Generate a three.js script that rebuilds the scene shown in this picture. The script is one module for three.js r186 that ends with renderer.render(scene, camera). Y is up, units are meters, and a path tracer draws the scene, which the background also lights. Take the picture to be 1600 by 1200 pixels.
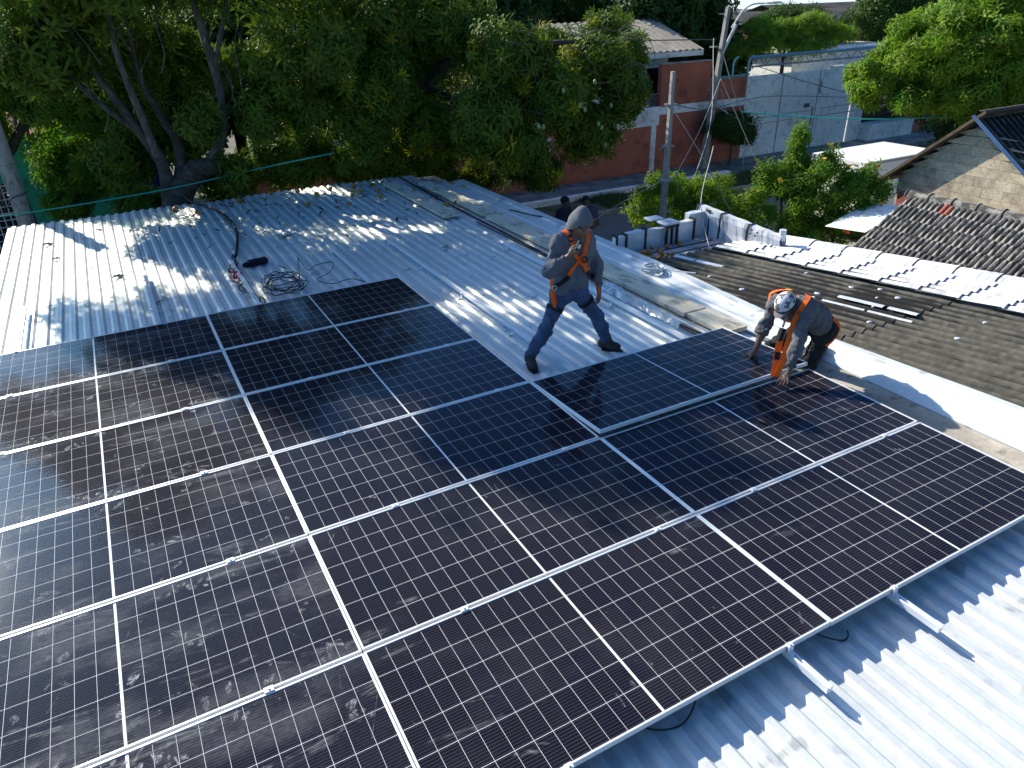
import * as THREE from 'three';
import { mergeGeometries } from 'three/addons/utils/BufferGeometryUtils.js';
import { RoundedBoxGeometry } from 'three/addons/geometries/RoundedBoxGeometry.js';
import { ImprovedNoise } from 'three/addons/math/ImprovedNoise.js';
import { Sky } from 'three/addons/objects/Sky.js';

// ---------- camera, sky, sun, exposure (y = 0 is the top of the solar panels, the street lies at y = -2.75) ----------
const scene = new THREE.Scene();
const camera = new THREE.PerspectiveCamera(55.86, 4 / 3, 0.05, 600);
camera.position.set(-0.5714, 3.1602, 8.6623);
camera.up.set(0.24501, 0.88304, -0.40027);
camera.lookAt(-0.5714 + 0.41366, 3.1602 - 0.4686, 8.6623 - 0.78058);
scene.add(camera);
const SUN = new THREE.Vector3(-0.268, 0.5, -0.823).normalize();
const sky = new Sky();
sky.name = 'sky'; sky.scale.setScalar(500); sky.userData.kind = 'structure';
{
  const u = sky.material.uniforms;
  u.sunPosition.value.copy(SUN); u.turbidity.value = 3.2; u.rayleigh.value = 1.25; u.mieCoefficient.value = 0.004; u.mieDirectionalG.value = 0.8;
  if (u.cloudCoverage) u.cloudCoverage.value = 0.12;
}
scene.add(sky);
scene.environmentIntensity = 0.2;
const sun = new THREE.DirectionalLight(0xfff6e4, 5);
sun.name = 'sun'; sun.position.copy(SUN).multiplyScalar(60); sun.target.position.set(0, 0, 0);
sun.castShadow = true; sun.shadow.radius = 1.1; sun.shadow.mapSize.set(4096, 4096);
Object.assign(sun.shadow.camera, { left: -32, right: 32, top: 32, bottom: -32, near: 1, far: 140 });
scene.add(sun, sun.target);
const renderer = new THREE.WebGLRenderer({ antialias: true });
renderer.setSize(1024, 768);
renderer.toneMapping = THREE.LinearToneMapping;
renderer.toneMappingExposure = 1.72;
renderer.shadowMap.enabled = true;

// ---------- helpers ----------
const GY = -2.75;                                            // street level
const V3 = (x, y, z) => new THREE.Vector3(x, y, z);
function rng(seed) { let s = seed | 0; return () => { s = (s + 0x6d2b79f5) | 0; let t = Math.imul(s ^ (s >>> 15), 1 | s); t = (t + Math.imul(t ^ (t >>> 7), 61 | t)) ^ t; return ((t ^ (t >>> 14)) >>> 0) / 4294967296; }; }
const lerp = (a, b, t) => a + (b - a) * t, clamp = (x, a = 0, b = 1) => Math.min(b, Math.max(a, x));
const smooth = (a, b, x) => { const t = clamp((x - a) / (b - a)); return t * t * (3 - 2 * t); };
const PN = new ImprovedNoise();
const n3 = (x, y, z) => PN.noise(x, y, z);
function hash2(x, y, s) { let h = Math.imul(x, 374761393) + Math.imul(y, 668265263) + Math.imul(s, 974634777); h = Math.imul(h ^ (h >>> 13), 1274126177); return ((h ^ (h >>> 16)) >>> 0) / 4294967296; }
function vnoise(x, y, per, s) {                                // tileable value noise on [0, per)
  const ix = Math.floor(x), iy = Math.floor(y), fx = x - ix, fy = y - iy, u = fx * fx * (3 - 2 * fx), v = fy * fy * (3 - 2 * fy);
  const m = (k) => ((k % per) + per) % per;
  return lerp(lerp(hash2(m(ix), m(iy), s), hash2(m(ix + 1), m(iy), s), u), lerp(hash2(m(ix), m(iy + 1), s), hash2(m(ix + 1), m(iy + 1), s), u), v);
}
function fbm(u, v, base, oct, s) { let a = 0.5, f = base, r = 0, t = 0; for (let i = 0; i < oct; i++) { r += a * vnoise(u * f, v * f, f, s + i * 17); t += a; a *= 0.5; f *= 2; } return r / t; }
function dataTex(w, h, fn, srgb, rep) {                        // fn(u, v) -> [r, g, b(, a)] in 0..1 (display values when srgb)
  const d = new Uint8Array(w * h * 4);
  for (let j = 0; j < h; j++) for (let i = 0; i < w; i++) {
    const c = fn((i + 0.5) / w, (j + 0.5) / h, i, j), o = (j * w + i) * 4;
    for (let k = 0; k < 4; k++) d[o + k] = Math.round(255 * clamp(k < 3 ? c[k] : c[3] ?? 1));
  }
  const t = new THREE.DataTexture(d, w, h); t.magFilter = THREE.LinearFilter; t.minFilter = THREE.LinearFilter; t.wrapS = t.wrapT = THREE.RepeatWrapping;
  if (srgb) t.colorSpace = THREE.SRGBColorSpace;
  if (rep) t.repeat.set(rep[0], rep[1]);
  t.needsUpdate = true; return t;
}
const grey = (g) => [g, g, g];
const std = (o) => new THREE.MeshStandardMaterial({ side: THREE.DoubleSide, ...o });
const phys = (o) => new THREE.MeshPhysicalMaterial({ side: THREE.DoubleSide, ...o });
const lin = (r, g, b) => new THREE.Color().setRGB(r, g, b);

// names, things, parts
const taken = new Map();
function numbered(n) { const k = taken.get(n) || 0; taken.set(n, k + 1); return k ? n + '_' + String(k).padStart(3, '0') : n; }
function tag(o, label, category, group, kind) { o.userData.label = label; if (category) o.userData.category = category; if (group) o.userData.group = group; if (kind) o.userData.kind = kind; return o; }
function thing(name, label, category, pos = [0, 0, 0], group) { const g = new THREE.Group(); g.name = numbered(name); g.position.set(...pos); scene.add(g); return tag(g, label, category, group); }
function part(name, geo, m, parent, label) { const o = new THREE.Mesh(geo, m); o.name = name; o.castShadow = o.receiveShadow = true; parent.add(o); if (label) o.userData.label = label; return o; }
function solo(name, geo, m, label, category, group) { const o = new THREE.Mesh(geo, m); o.name = numbered(name); o.castShadow = o.receiveShadow = true; scene.add(o); return tag(o, label, category, group); }
function struct(name, geo, m) { const o = new THREE.Mesh(geo, m); o.name = numbered(name); o.castShadow = o.receiveShadow = true; o.userData.kind = 'structure'; scene.add(o); return o; }

// geometry
function flat(g) { const h = g.index ? g.toNonIndexed() : g; h.computeVertexNormals(); return h; }
function metreUV(g, s = 1) {                                   // uv in metres from position, by the way each face points
  const h = g.index ? g.toNonIndexed() : g, p = h.attributes.position, uv = new Float32Array(p.count * 2), a = V3(), b = V3(), c = V3(), n = V3();
  for (let i = 0; i < p.count; i += 3) {
    a.fromBufferAttribute(p, i); b.fromBufferAttribute(p, i + 1); c.fromBufferAttribute(p, i + 2);
    n.subVectors(b, a).cross(c.clone().sub(a)); const ax = Math.abs(n.x), ay = Math.abs(n.y), az = Math.abs(n.z);
    [a, b, c].forEach((q, k) => { const u = ay >= ax && ay >= az ? [q.x, q.z] : ax >= az ? [q.z, q.y] : [q.x, q.y]; uv[(i + k) * 2] = u[0] * s; uv[(i + k) * 2 + 1] = u[1] * s; });
  }
  h.setAttribute('uv', new THREE.BufferAttribute(uv, 2)); return h;
}
function box(w, h, d, x = 0, y = 0, z = 0, ry = 0, bev = 0) {
  let g = bev ? new RoundedBoxGeometry(w, h, d, 1, bev) : new THREE.BoxGeometry(w, h, d);
  g = g.index ? g.toNonIndexed() : g; if (ry) g.rotateY(ry); g.translate(x, y, z); return g;
}
const span = (x0, x1, y0, y1, z0, z1, bev = 0) => box(x1 - x0, y1 - y0, z1 - z0, (x0 + x1) / 2, (y0 + y1) / 2, (z0 + z1) / 2, 0, bev);
function merge(list) { const l = list.map((g) => { const h = g.index ? g.toNonIndexed() : g; for (const k of Object.keys(h.attributes)) if (!['position', 'normal', 'uv'].includes(k)) h.deleteAttribute(k); return h; }); return mergeGeometries(l); }
function tube(pts, r, seg = 8, n, closed = false) { const c = new THREE.CatmullRomCurve3(pts.map((p) => (p.isVector3 ? p : V3(...p))), closed, 'centripetal'); return new THREE.TubeGeometry(c, n || Math.max(4, pts.length * 6), r, seg, closed); }
function taper(pts, radii, seg = 8, sub = 6, rough = 0, seed = 1) { // a limb: tube with its own radius along the way, and an uneven bark outline
  const c = new THREE.CatmullRomCurve3(pts.map((p) => V3(...p)), false, 'centripetal'), N = (pts.length - 1) * sub, P = [], U = [], I = [];
  const fr = c.computeFrenetFrames(N, false);
  for (let i = 0; i <= N; i++) {
    const t = i / N, q = c.getPoint(t), f = t * (pts.length - 1), k = Math.min(Math.floor(f), pts.length - 2), r = lerp(radii[k], radii[k + 1], f - k);
    for (let j = 0; j <= seg; j++) {
      const a = (j / seg) * Math.PI * 2, cs = Math.cos(a), sn = Math.sin(a), rr = r * (1 + rough * n3(cs * 1.7 + seed, sn * 1.7, q.y * 2.5 + q.x * 2));
      P.push(q.x + rr * (cs * fr.normals[i].x + sn * fr.binormals[i].x), q.y + rr * (cs * fr.normals[i].y + sn * fr.binormals[i].y), q.z + rr * (cs * fr.normals[i].z + sn * fr.binormals[i].z));
      U.push(j / seg, t * 4);
      if (i < N && j < seg) { const o = i * (seg + 1) + j; I.push(o, o + 1, o + seg + 1, o + 1, o + seg + 2, o + seg + 1); }
    }
  }
  const g = new THREE.BufferGeometry(); g.setAttribute('position', new THREE.Float32BufferAttribute(P, 3)); g.setAttribute('uv', new THREE.Float32BufferAttribute(U, 2)); g.setIndex(I); g.computeVertexNormals(); return g.toNonIndexed();
}
function sheet(prof, zs, fn) {                                 // prof: [x, y] points across; zs: stations along; fn(x, y, z) -> world point; uv in metres
  const P = [], U = [];
  const put = (k, z) => { const q = fn(prof[k][0], prof[k][1], z); P.push(q[0], q[1], q[2]); U.push(prof[k][0], z); };
  for (let j = 0; j + 1 < zs.length; j++) for (let k = 0; k + 1 < prof.length; k++) { put(k, zs[j]); put(k, zs[j + 1]); put(k + 1, zs[j]); put(k + 1, zs[j]); put(k, zs[j + 1]); put(k + 1, zs[j + 1]); }
  const g = new THREE.BufferGeometry(); g.setAttribute('position', new THREE.Float32BufferAttribute(P, 3)); g.setAttribute('uv', new THREE.Float32BufferAttribute(U, 2)); g.computeVertexNormals(); return g;
}
const range = (a, b, n) => Array.from({ length: n + 1 }, (_, i) => a + ((b - a) * i) / n);
// ---------- our house: corrugated metal roof on walls ----------
const zincMap = dataTex(512, 512, (u, v) => { const a = fbm(u, v, 4, 5, 3), b = fbm(u * 1, v, 64, 2, 9), st = fbm(u, v, 16, 3, 21); const g = 0.85 + 0.10 * (a - 0.5) + 0.07 * (b - 0.5) - 0.16 * smooth(0.62, 0.8, st) * smooth(0.45, 0.7, a); return [g, g * 1.003, g * 1.005]; }, true, [0.5, 0.5]);
const zincRough = dataTex(256, 256, (u, v) => grey(0.40 + 0.25 * fbm(u, v, 8, 4, 5)), false, [0.7, 0.7]);
const M = {};
M.zinc = std({ color: lin(0.93, 0.96, 0.93), map: zincMap, roughnessMap: zincRough, roughness: 1, metalness: 0.22 });
const concMap = (s, base, amp, tint, rep) => dataTex(512, 512, (u, v) => { const a = fbm(u, v, 5, 6, s), b = fbm(u, v, 90, 2, s + 40), c = fbm(u, v, 20, 3, s + 70); const g = base + amp * (a - 0.5) * 1.6 + 0.10 * (b - 0.5) - 0.12 * smooth(0.6, 0.75, c); return [g * tint[0], g * tint[1], g * tint[2]]; }, true, rep);
M.concrete = std({ map: concMap(11, 0.66, 0.25, [1, 0.95, 0.86], [0.6, 0.6]), roughness: 0.95 });
M.housewall = std({ map: concMap(12, 0.72, 0.15, [1, 0.97, 0.9], [0.4, 0.4]), roughness: 0.95 });
const roofWave = (x, z) => 0.004 * n3(x * 1.1, 3, z * 0.55) + 0.002 * n3(x * 5, 7, z * 1.7);
const PITCH = 0.148, CREST = -0.131, VALLEY = -0.153;
function trapezoid(n) { const p = []; for (let i = 0; i < n; i++) { const x = i * PITCH; p.push([x, VALLEY], [x + 0.046, VALLEY], [x + 0.074, CREST], [x + 0.120, CREST], [x + 0.146, VALLEY]); } p.push([n * PITCH, VALLEY], [n * PITCH + 0.028, VALLEY + 0.002], [n * PITCH + 0.03, VALLEY + 0.009]); return p; }
const house = thing('metal_roofed_house', 'house under the grey corrugated metal roof that carries the solar panels', 'house');
part('wall', metreUV(span(-2.2, 5.55, GY, -0.42, -6.3, 11.6)), M.housewall, house);
part('ring_beam', metreUV(span(-2.26, 5.62, -0.417, -0.2, -6.36, 11.65)), M.concrete, house);
for (let k = 0; k < 6; k++) {
  const x0 = -1.508 + k * 7 * PITCH;
  part('roof_sheet', sheet(trapezoid(7).map(([x, y]) => [x + x0, y]), range(-6.52 - 0.05 * Math.sin(k * 2.3), 11.8, 44), (x, y, z) => [x, y + roofWave(x, z) + 0.0018 * (k % 2), z]), M.zinc, house);
}
part('roof_sheet', sheet(trapezoid(6).map(([x, y]) => [x - 2.396, y]).filter((q) => q[0] < -1.48), range(-6.56, 11.8, 44), (x, y, z) => [x, y + roofWave(x, z) + 0.0018, z]), M.zinc, house);
{ // rows of roofing screws on the crests
  const head = merge([new THREE.CylinderGeometry(0.006, 0.006, 0.007, 6).translate(0, 0.0055, 0), new THREE.CylinderGeometry(0.011, 0.012, 0.003, 10).translate(0, 0.0015, 0)]), sm = std({ color: lin(0.30, 0.29, 0.28), metalness: 0.7, roughness: 0.5 });
  for (let k = 0; k < 6; k++) { const l = []; for (let z = -6.2; z < 10; z += 1.18) for (const i of [1, 3, 5]) { const x = -1.508 + k * 7 * PITCH + i * PITCH + 0.097, zz = z + 0.02 * Math.sin(i * 5 + k + z); l.push(head.clone().translate(x, CREST + roofWave(x, zz) + 0.002, zz)); } const o = part('roof_screws', merge(l), sm, house); o.userData.kind = 'stuff'; }
}
// the outer strip along the neighbour's roof: a long bent flashing that climbs a little towards the black sheets
const edgeRise = (z) => Math.max(0.02, 0.05 * (z - 0.85) - 0.05), flashOut = (z) => lerp(5.78, 5.52, smooth(1.5, 4.2, z)), flashIn = (z) => lerp(5.13, 5.245, smooth(3.4, 4.1, z));
const edgeProf = [[5.13, -0.160], [5.135, -0.122], [5.30, -0.118], [5.33, -0.104], [5.37, -0.104], [5.40, -0.120], [5.56, -0.112], [5.59, -0.096], [5.63, -0.096], [5.78, -0.116], [5.79, -0.19]];
part('edge_flashing', sheet(edgeProf, range(-5.2, 11.8, 60), (x, y, z) => { const t = smooth(5.12, 5.78, x), w = flashIn(z) + ((x - 5.13) / 0.65) * (flashOut(z) - flashIn(z)); return [w, y + (x > 5.785 ? -0.1 : 0) + t * edgeRise(z) + 0.006 * n3(x * 4, 1, z * 1.3), z]; }), M.zinc, house);
part('inner_strip', sheet([[4.735, -0.150], [4.75, -0.135], [5.10, -0.135], [5.12, -0.15]], range(-6.4, 3.9, 20), (x, y, z) => [x, y + 0.004 * n3(x * 3, 2, z), z]), M.zinc, house);
part('concrete_ledge', metreUV(sheet([[4.70, -0.3], [4.70, -0.128], [5.10, -0.124], [5.22, -0.121], [5.24, -0.16]], range(3.9, 11.8, 40), (x, y, z) => [x, y + (y > -0.2 ? 0.006 * n3(x * 6, 4, z * 3) : 0), z])), M.concrete, house);
// ---------- solar panels ----------
const PL = 2.387, PW = 1.147, LEN = 2.382, WID = 1.127, FH = 0.035, FR = 0.012;
M.alu = std({ color: lin(0.82, 0.83, 0.84), metalness: 0.25, roughness: 0.4 });
M.aluDark = std({ color: lin(0.62, 0.64, 0.66), metalness: 0.8, roughness: 0.4 });
M.back = std({ color: lin(0.84, 0.84, 0.84), roughness: 0.8 });
const busMap = dataTex(4, 320, (u, v) => { const t = (v * 10) % 1; const l = Math.abs(t - 0.5) < 0.05 ? 1 : 0; return [lerp(0.08, 0.30, l), lerp(0.074, 0.29, l), lerp(0.115, 0.33, l)]; }, true);
M.cell = [0, 1, 2].map((k) => phys({ color: lin(0.92 - 0.1 * k, 0.92 - 0.08 * k, 0.95), map: busMap, roughness: 0.9, specularIntensity: 0.1 }));
M.glass = phys({ color: 0xffffff, transmission: 1, thickness: 0, roughness: 0.08, ior: 1.2, specularIntensity: 0.8 });
// dried smears, hand marks, wipes and specks on the glass, drawn as loose strokes
function dirtTex(seed, marks, film, w = 1024, h = 512) {
  const R = rng(seed), A = new Float32Array(w * h);
  const stroke = (cx, cy, rx, ry, rot, a, soft, streak) => {
    const m = Math.max(rx, ry) * 1.3, c = Math.cos(rot), s = Math.sin(rot), sd = Math.floor(R() * 9999);
    for (let y = Math.max(0, cy - m | 0); y < Math.min(h, cy + m); y++) for (let x = Math.max(0, cx - m | 0); x < Math.min(w, cx + m); x++) {
      const dx = x - cx, dy = y - cy, u = (dx * c + dy * s) / rx, v = (-dx * s + dy * c) / ry;
      const wob = vnoise(x * 0.05, y * 0.05, 4096, sd) + 0.5 * vnoise(x * 0.15, y * 0.15, 4096, sd + 1) - 0.75, e = Math.sqrt(u * u + v * v) + 0.8 * wob;
      if (e >= 1) continue;
      const bristle = vnoise(u * 1.5 + 90, v * ry * streak + 90, 4096, sd + 5), grain = vnoise(x * 0.5, y * 0.5, 4096, sd + 9);
      A[y * w + x] += a * smooth(1, soft, e) * (0.15 + 1.1 * smooth(0.35, 0.75, bristle)) * (0.5 + grain);
    }
  };
  for (let i = 0; i < 16 * marks; i++) stroke(R() * w, R() < 0.6 ? (R() < 0.5 ? R() * 60 : h - R() * 60) : R() * h, 50 + R() * 110, 7 + R() * 20, (R() - 0.5) * 0.5, 0.05 + 0.08 * R(), 0.0, 0.35);
  for (let i = 0; i < 22 * marks; i++) { const cx = R() * w, cy = R() < 0.45 ? (R() < 0.5 ? R() * 70 : h - R() * 70) : R() * h, rot = R() * 3, k = 1 + (R() * 4 | 0), b = 0.10 + 0.30 * R() * R(); for (let q = 0; q < k; q++) stroke(cx + (R() - 0.5) * 60, cy + (R() - 0.5) * 34, 6 + R() * R() * 32, 3 + R() * 9, rot + (R() - 0.5), b, 0.55, 0.6); }
  for (let i = 0; i < 70 * marks; i++) stroke(R() * w, R() * h, 1.2 + R() * R() * 5, 1 + R() * 2, R() * 3, 0.25 * R(), 0.4, 0.1);
  for (let i = 0; i < 8 * marks; i++) { const x0 = R() * w, y0 = R() * h, L = 30 + R() * 90, an = R() * 3; for (let k = 0; k < L; k += 2) stroke(x0 + Math.cos(an) * k, y0 + Math.sin(an) * k, 2, 1.1, an, 0.14, 0.2, 0.1); }
  return dataTex(w, h, (u, v, i, j) => { const f = fbm(u, v, 5, 6, seed + 3), g = fbm(u, v, 96, 2, seed + 8); const fl = film * (0.25 + 1.5 * smooth(0.42, 0.72, f)) * (0.5 + g); return [0.74, 0.745, 0.75, clamp(fl + 1.5 * A[j * w + i], 0, 0.75)]; }, true);
}
const dirt = [dirtTex(5, 1.9, 0.06), dirtTex(23, 1.5, 0.05), dirtTex(41, 1.1, 0.045), dirtTex(67, 0.2, 0.010), dirtTex(88, 0.04, 0.005)];
M.dirt = dirt.map((t) => phys({ map: t, transparent: true, roughness: 1, specularIntensity: 0.1, depthWrite: false }));
const cw = (LEN - 2 * FR - 0.013) / 22, ch = (WID - 2 * FR) / 6;
function plane2(w, h) { const g = new THREE.PlaneGeometry(w, h); g.rotateX(-Math.PI / 2); return g; }
const cellGeo = plane2(cw - 0.0018, ch - 0.0027);
const frameX = (z) => merge([box(LEN, FH, FR, 0, -FH / 2, z, 0, 0.0015), box(LEN - 0.06, 0.0018, 0.028, 0, -FH + 0.001, z - Math.sign(z) * 0.018)]);
const gFrame = { top: frameX(-(WID - FR) / 2), bot: frameX((WID - FR) / 2), side: box(FR, FH, WID - 2 * FR, 0, -FH / 2, 0, 0, 0.0015) };
const gBack = box(LEN - 2 * FR, 0.004, WID - 2 * FR, 0, -0.0082, 0), gGlass = plane2(LEN - 2 * FR, WID - 2 * FR), gDirt = plane2(LEN - 2 * FR, WID - 2 * FR), gBox = box(0.12, 0.02, 0.06, 0, -0.021, 0);
M.black = std({ color: lin(0.015, 0.015, 0.016), roughness: 0.55 });
function solarPanel(label, dirtKind, flip) {
  const t = thing('solar_panel', label, 'solar panel', [0, 0, 0], 'solar panels on the metal roof'), R = rng(taken.get('solar_panel') * 77);
  part('frame_rail', gFrame.top, M.alu, t); part('frame_rail', gFrame.bot, M.alu, t);
  for (const s of [-1, 1]) { const m = part('frame_rail', gFrame.side, M.alu, t); m.position.x = s * (LEN - FR) / 2; }
  part('backing_sheet', gBack, M.back, t);
  for (let i = 0; i < 22; i++) for (let j = 0; j < 6; j++) {
    const c = part('cell', cellGeo, M.cell[(R() < 0.75 ? dirtKind * 7 + (flip ? 1 : 0) + taken.get('solar_panel') : R() * 3 | 0) % 3], t), h = i < 11 ? -1 : 1;
    c.position.set(h * 0.0065 + (i - 10.5) * cw, -0.00598, (j - 2.5) * ch);
  }
  const g = part('glass', gGlass, M.glass, t); g.position.y = -0.0032;
  const d = part('dried_smears', gDirt, M.dirt[dirtKind], t); d.position.y = -0.0018; d.userData.kind = 'stuff'; if (flip) d.rotation.y = Math.PI;
  for (const x of [-0.5, 0, 0.5]) part('junction_box', gBox, M.black, t).position.x = x;
  return t;
}
const rowWord = ['first row, beside the coiled wire', 'second row', 'third row', 'fourth row', 'fifth row', 'last row, nearest the camera'];
const colWord = ['left', 'middle'];
for (let c = 0; c < 2; c++) for (let r = 0; r < 6; r++) {
  const dk = c === 0 ? [1, 0, 1, 2, 0, 1][r] : [4, 4, 4, 4, 3, 3][r];
  const p = solarPanel('framed solar panel of the ' + colWord[c] + ' column, ' + rowWord[r], dk, (r + c) % 2);
  p.position.set((c - 0.5) * PL, 0.0006 * ((r * 3 + c) % 3), (r + 0.5) * PW - (c === 1 ? 0.006 : 0)); p.rotation.y = 0.0011 * Math.sin(r * 7.3 + c * 3.1); p.rotation.x = 0.0016 * Math.sin(r * 4.1 + c * 1.7);
}
const p5 = solarPanel('solar panel of the right column under the crouching worker\'s hand, beside the open gap', 4, 0); p5.position.set(1.5 * PL, 0, 4.5 * PW - 0.004);
const p6 = solarPanel('solar panel at the right front corner of the array', 4, 1); p6.position.set(1.5 * PL, 0, 5.5 * PW - 0.004);
const lifted = solarPanel('solar panel lying slightly raised between the two workers, not yet clamped', 4, 0);
{ const a = 0.049; lifted.rotation.x = -a; lifted.position.set(1.5 * PL + 0.004, 0.0 + Math.sin(a) * WID / 2, 3.442 + Math.cos(a) * WID / 2); }
// ---------- mounting rails with L feet and clamps ----------
const railProf = new THREE.Shape([[-0.02, 0], [0.02, 0], [0.02, 0.04], [0.007, 0.04], [0.007, 0.028], [-0.007, 0.028], [-0.007, 0.04], [-0.02, 0.04]].map(([x, y]) => new THREE.Vector2(x, y)));
function railGeo(z0, z1) { const g = new THREE.ExtrudeGeometry(railProf, { depth: z1 - z0, bevelEnabled: false }); g.translate(0, -FH - 0.0415, z0); return g; }
const footGeo = merge([box(0.04, 0.085, 0.005, 0.0, -0.0985, 0), box(0.045, 0.005, 0.06, 0, -0.122, -0.028)].map((g) => g.rotateY(Math.PI / 2).translate(-0.025, 0, 0)));
const boltGeo = merge([new THREE.CylinderGeometry(0.007, 0.007, 0.02, 6).rotateZ(Math.PI / 2).translate(-0.035, -0.07, 0), new THREE.CylinderGeometry(0.008, 0.008, 0.008, 6).translate(-0.055, -0.116, 0)]);
const clampMid = merge([box(0.05, 0.004, 0.036, 0, 0.0045, 0, 0, 0.001), new THREE.CylinderGeometry(0.0065, 0.0065, 0.008, 6).translate(0, 0.0095, 0)]);
const clampEnd = merge([box(0.04, 0.045, 0.005, 0, -0.018, 0.012), box(0.04, 0.005, 0.03, 0, 0.004, -0.001, 0, 0.001), box(0.04, 0.005, 0.03, 0, -0.038, 0.026), new THREE.CylinderGeometry(0.0065, 0.0065, 0.012, 6).translate(0, 0.011, 0.002)]);
function rail(x, z0, z1, label, rows, ends) {
  const t = thing('mounting_rail', label, 'mounting rail', [x, 0, 0], 'aluminium mounting rails');
  part('rail', railGeo(z0, z1), M.alu, t);
  for (let z = z0 + 0.12; z < z1; z += 1.32) { part('foot', footGeo, M.alu, t).position.z = z; part('bolt', boltGeo, M.aluDark, t).position.z = z; }
  for (const r of rows) part('mid_clamp', clampMid, M.alu, t).position.z = r * PW - 0.005;
  if (ends.includes(0)) { const m = part('end_clamp', clampEnd, M.alu, t); m.position.z = 0; m.rotation.y = Math.PI; m.position.z = 0.01; }
  if (ends.includes(1)) part('end_clamp', clampEnd, M.alu, t).position.z = 6 * PW - 0.012;
  return t;
}
rail(-1.92, -1.64, 7.14, 'mounting rail sticking out in the sunlit left corner of the roof', [1, 2, 3, 4, 5], [0, 1]);
rail(-0.51, -2.27, 7.14, 'mounting rail under the left column, sticking out left of the pink-taped cable', [1, 2, 3, 4, 5], [0, 1]);
rail(0.62, -2.19, 7.14, 'mounting rail sticking out beside the pink-taped cable', [1, 2, 3, 4, 5], [0, 1]);
rail(2.05, -2.01, 7.15, 'mounting rail sticking out right of the coiled wire, under the middle column', [1, 2, 3, 4, 5], [0, 1]);
rail(2.92, -1.92, 7.18, 'long mounting rail running between the standing worker\'s feet', [5], [1]);
rail(4.34, -0.72, 7.18, 'long mounting rail beside the crumpled plastic and the plank', [5], [1]);
// ---------- street, pavements, verge ----------
const asphaltMap = dataTex(512, 512, (u, v) => { const a = fbm(u, v, 6, 5, 31), b = fbm(u, v, 128, 2, 33); const g = 0.38 + 0.12 * (a - 0.5) + 0.12 * (b - 0.5); return [g, g, g * 1.02]; }, true, [0.25, 0.25]);
const soilMap = dataTex(512, 512, (u, v) => { const a = fbm(u, v, 6, 6, 35), b = fbm(u, v, 100, 2, 37), c = smooth(0.48, 0.62, fbm(u, v, 12, 4, 39)); const g = 0.36 + 0.18 * (a - 0.5) + 0.12 * (b - 0.5); return [lerp(g * 1.1, 0.24, c), lerp(g * 0.95, 0.30, c), lerp(g * 0.78, 0.16, c)]; }, true, [0.3, 0.3]);
M.asphalt = std({ map: asphaltMap, roughness: 0.95 }); M.soil = std({ map: soilMap, roughness: 1 });
M.paving = std({ map: concMap(41, 0.55, 0.2, [1, 0.98, 0.94], [0.5, 0.5]), roughness: 0.95 });
M.whitepaint = std({ map: concMap(42, 0.90, 0.14, [1, 1, 0.99], [0.3, 0.3]), roughness: 0.85 });
M.terracotta = std({ map: dataTex(512, 512, (u, v) => { const a = fbm(u, v, 4, 6, 51), b = fbm(u, v, 60, 3, 53), c = fbm(u * 1, v, 10, 4, 57); const g = 0.9 + 0.22 * (a - 0.5) + 0.10 * (b - 0.5) - 0.12 * smooth(0.58, 0.72, c); return [0.76 * g, 0.44 * g, 0.35 * g]; }, true, [0.22, 0.22]), roughness: 0.95 });
const G4 = (x0, x1, z0, z1, y) => metreUV(new THREE.PlaneGeometry(x1 - x0, z1 - z0).rotateX(-Math.PI / 2).translate((x0 + x1) / 2, y, (z0 + z1) / 2));
struct('ground', G4(-250, 250, -250, 250, GY - 0.02), M.soil);
struct('road', G4(-60, 90, -9.35, -6.0, GY + 0.004), M.asphalt);
struct('road', G4(17.5, 40, -6.0, 6, GY + 0.003), M.asphalt);
struct('pavement', metreUV(span(-60, 90, GY - 0.1, GY + 0.13, -13.05, -11.2)), M.paving);
for (let i = 0; i < 40; i++) { const x0 = -14 + i * 1.1; if (x0 > 20.6 && x0 < 27.6) continue; const o = struct('kerb', metreUV(span(x0, x0 + 1.09, GY - 0.1, GY + 0.13 + 0.004 * Math.sin(i * 9), -9.52, -9.36, 0.015)), M.paving); }
for (let i = 0; i < 18; i++) { const x0 = -8 + i * 1.5; if (x0 > 20) continue; struct('painted_kerb', metreUV(span(x0, x0 + 1.49, GY - 0.1, GY + 0.27 + 0.005 * Math.sin(i * 7), -11.19, -10.98, 0.015)), M.whitepaint); }
struct('verge', G4(-14, 20.6, -10.97, -9.53, GY + 0.10), M.soil);
struct('verge', G4(-8, 6.2, -8.0, -6.4, GY + 0.02), M.soil);
struct('pavement', metreUV(span(6.2, 17, GY - 0.1, GY + 0.12, -5.95, -2.2)), M.paving);
struct('terrace', metreUV(span(6.3, 9.2, GY - 0.1, GY + 0.40, -5.2, -3.0)), M.paving);
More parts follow.
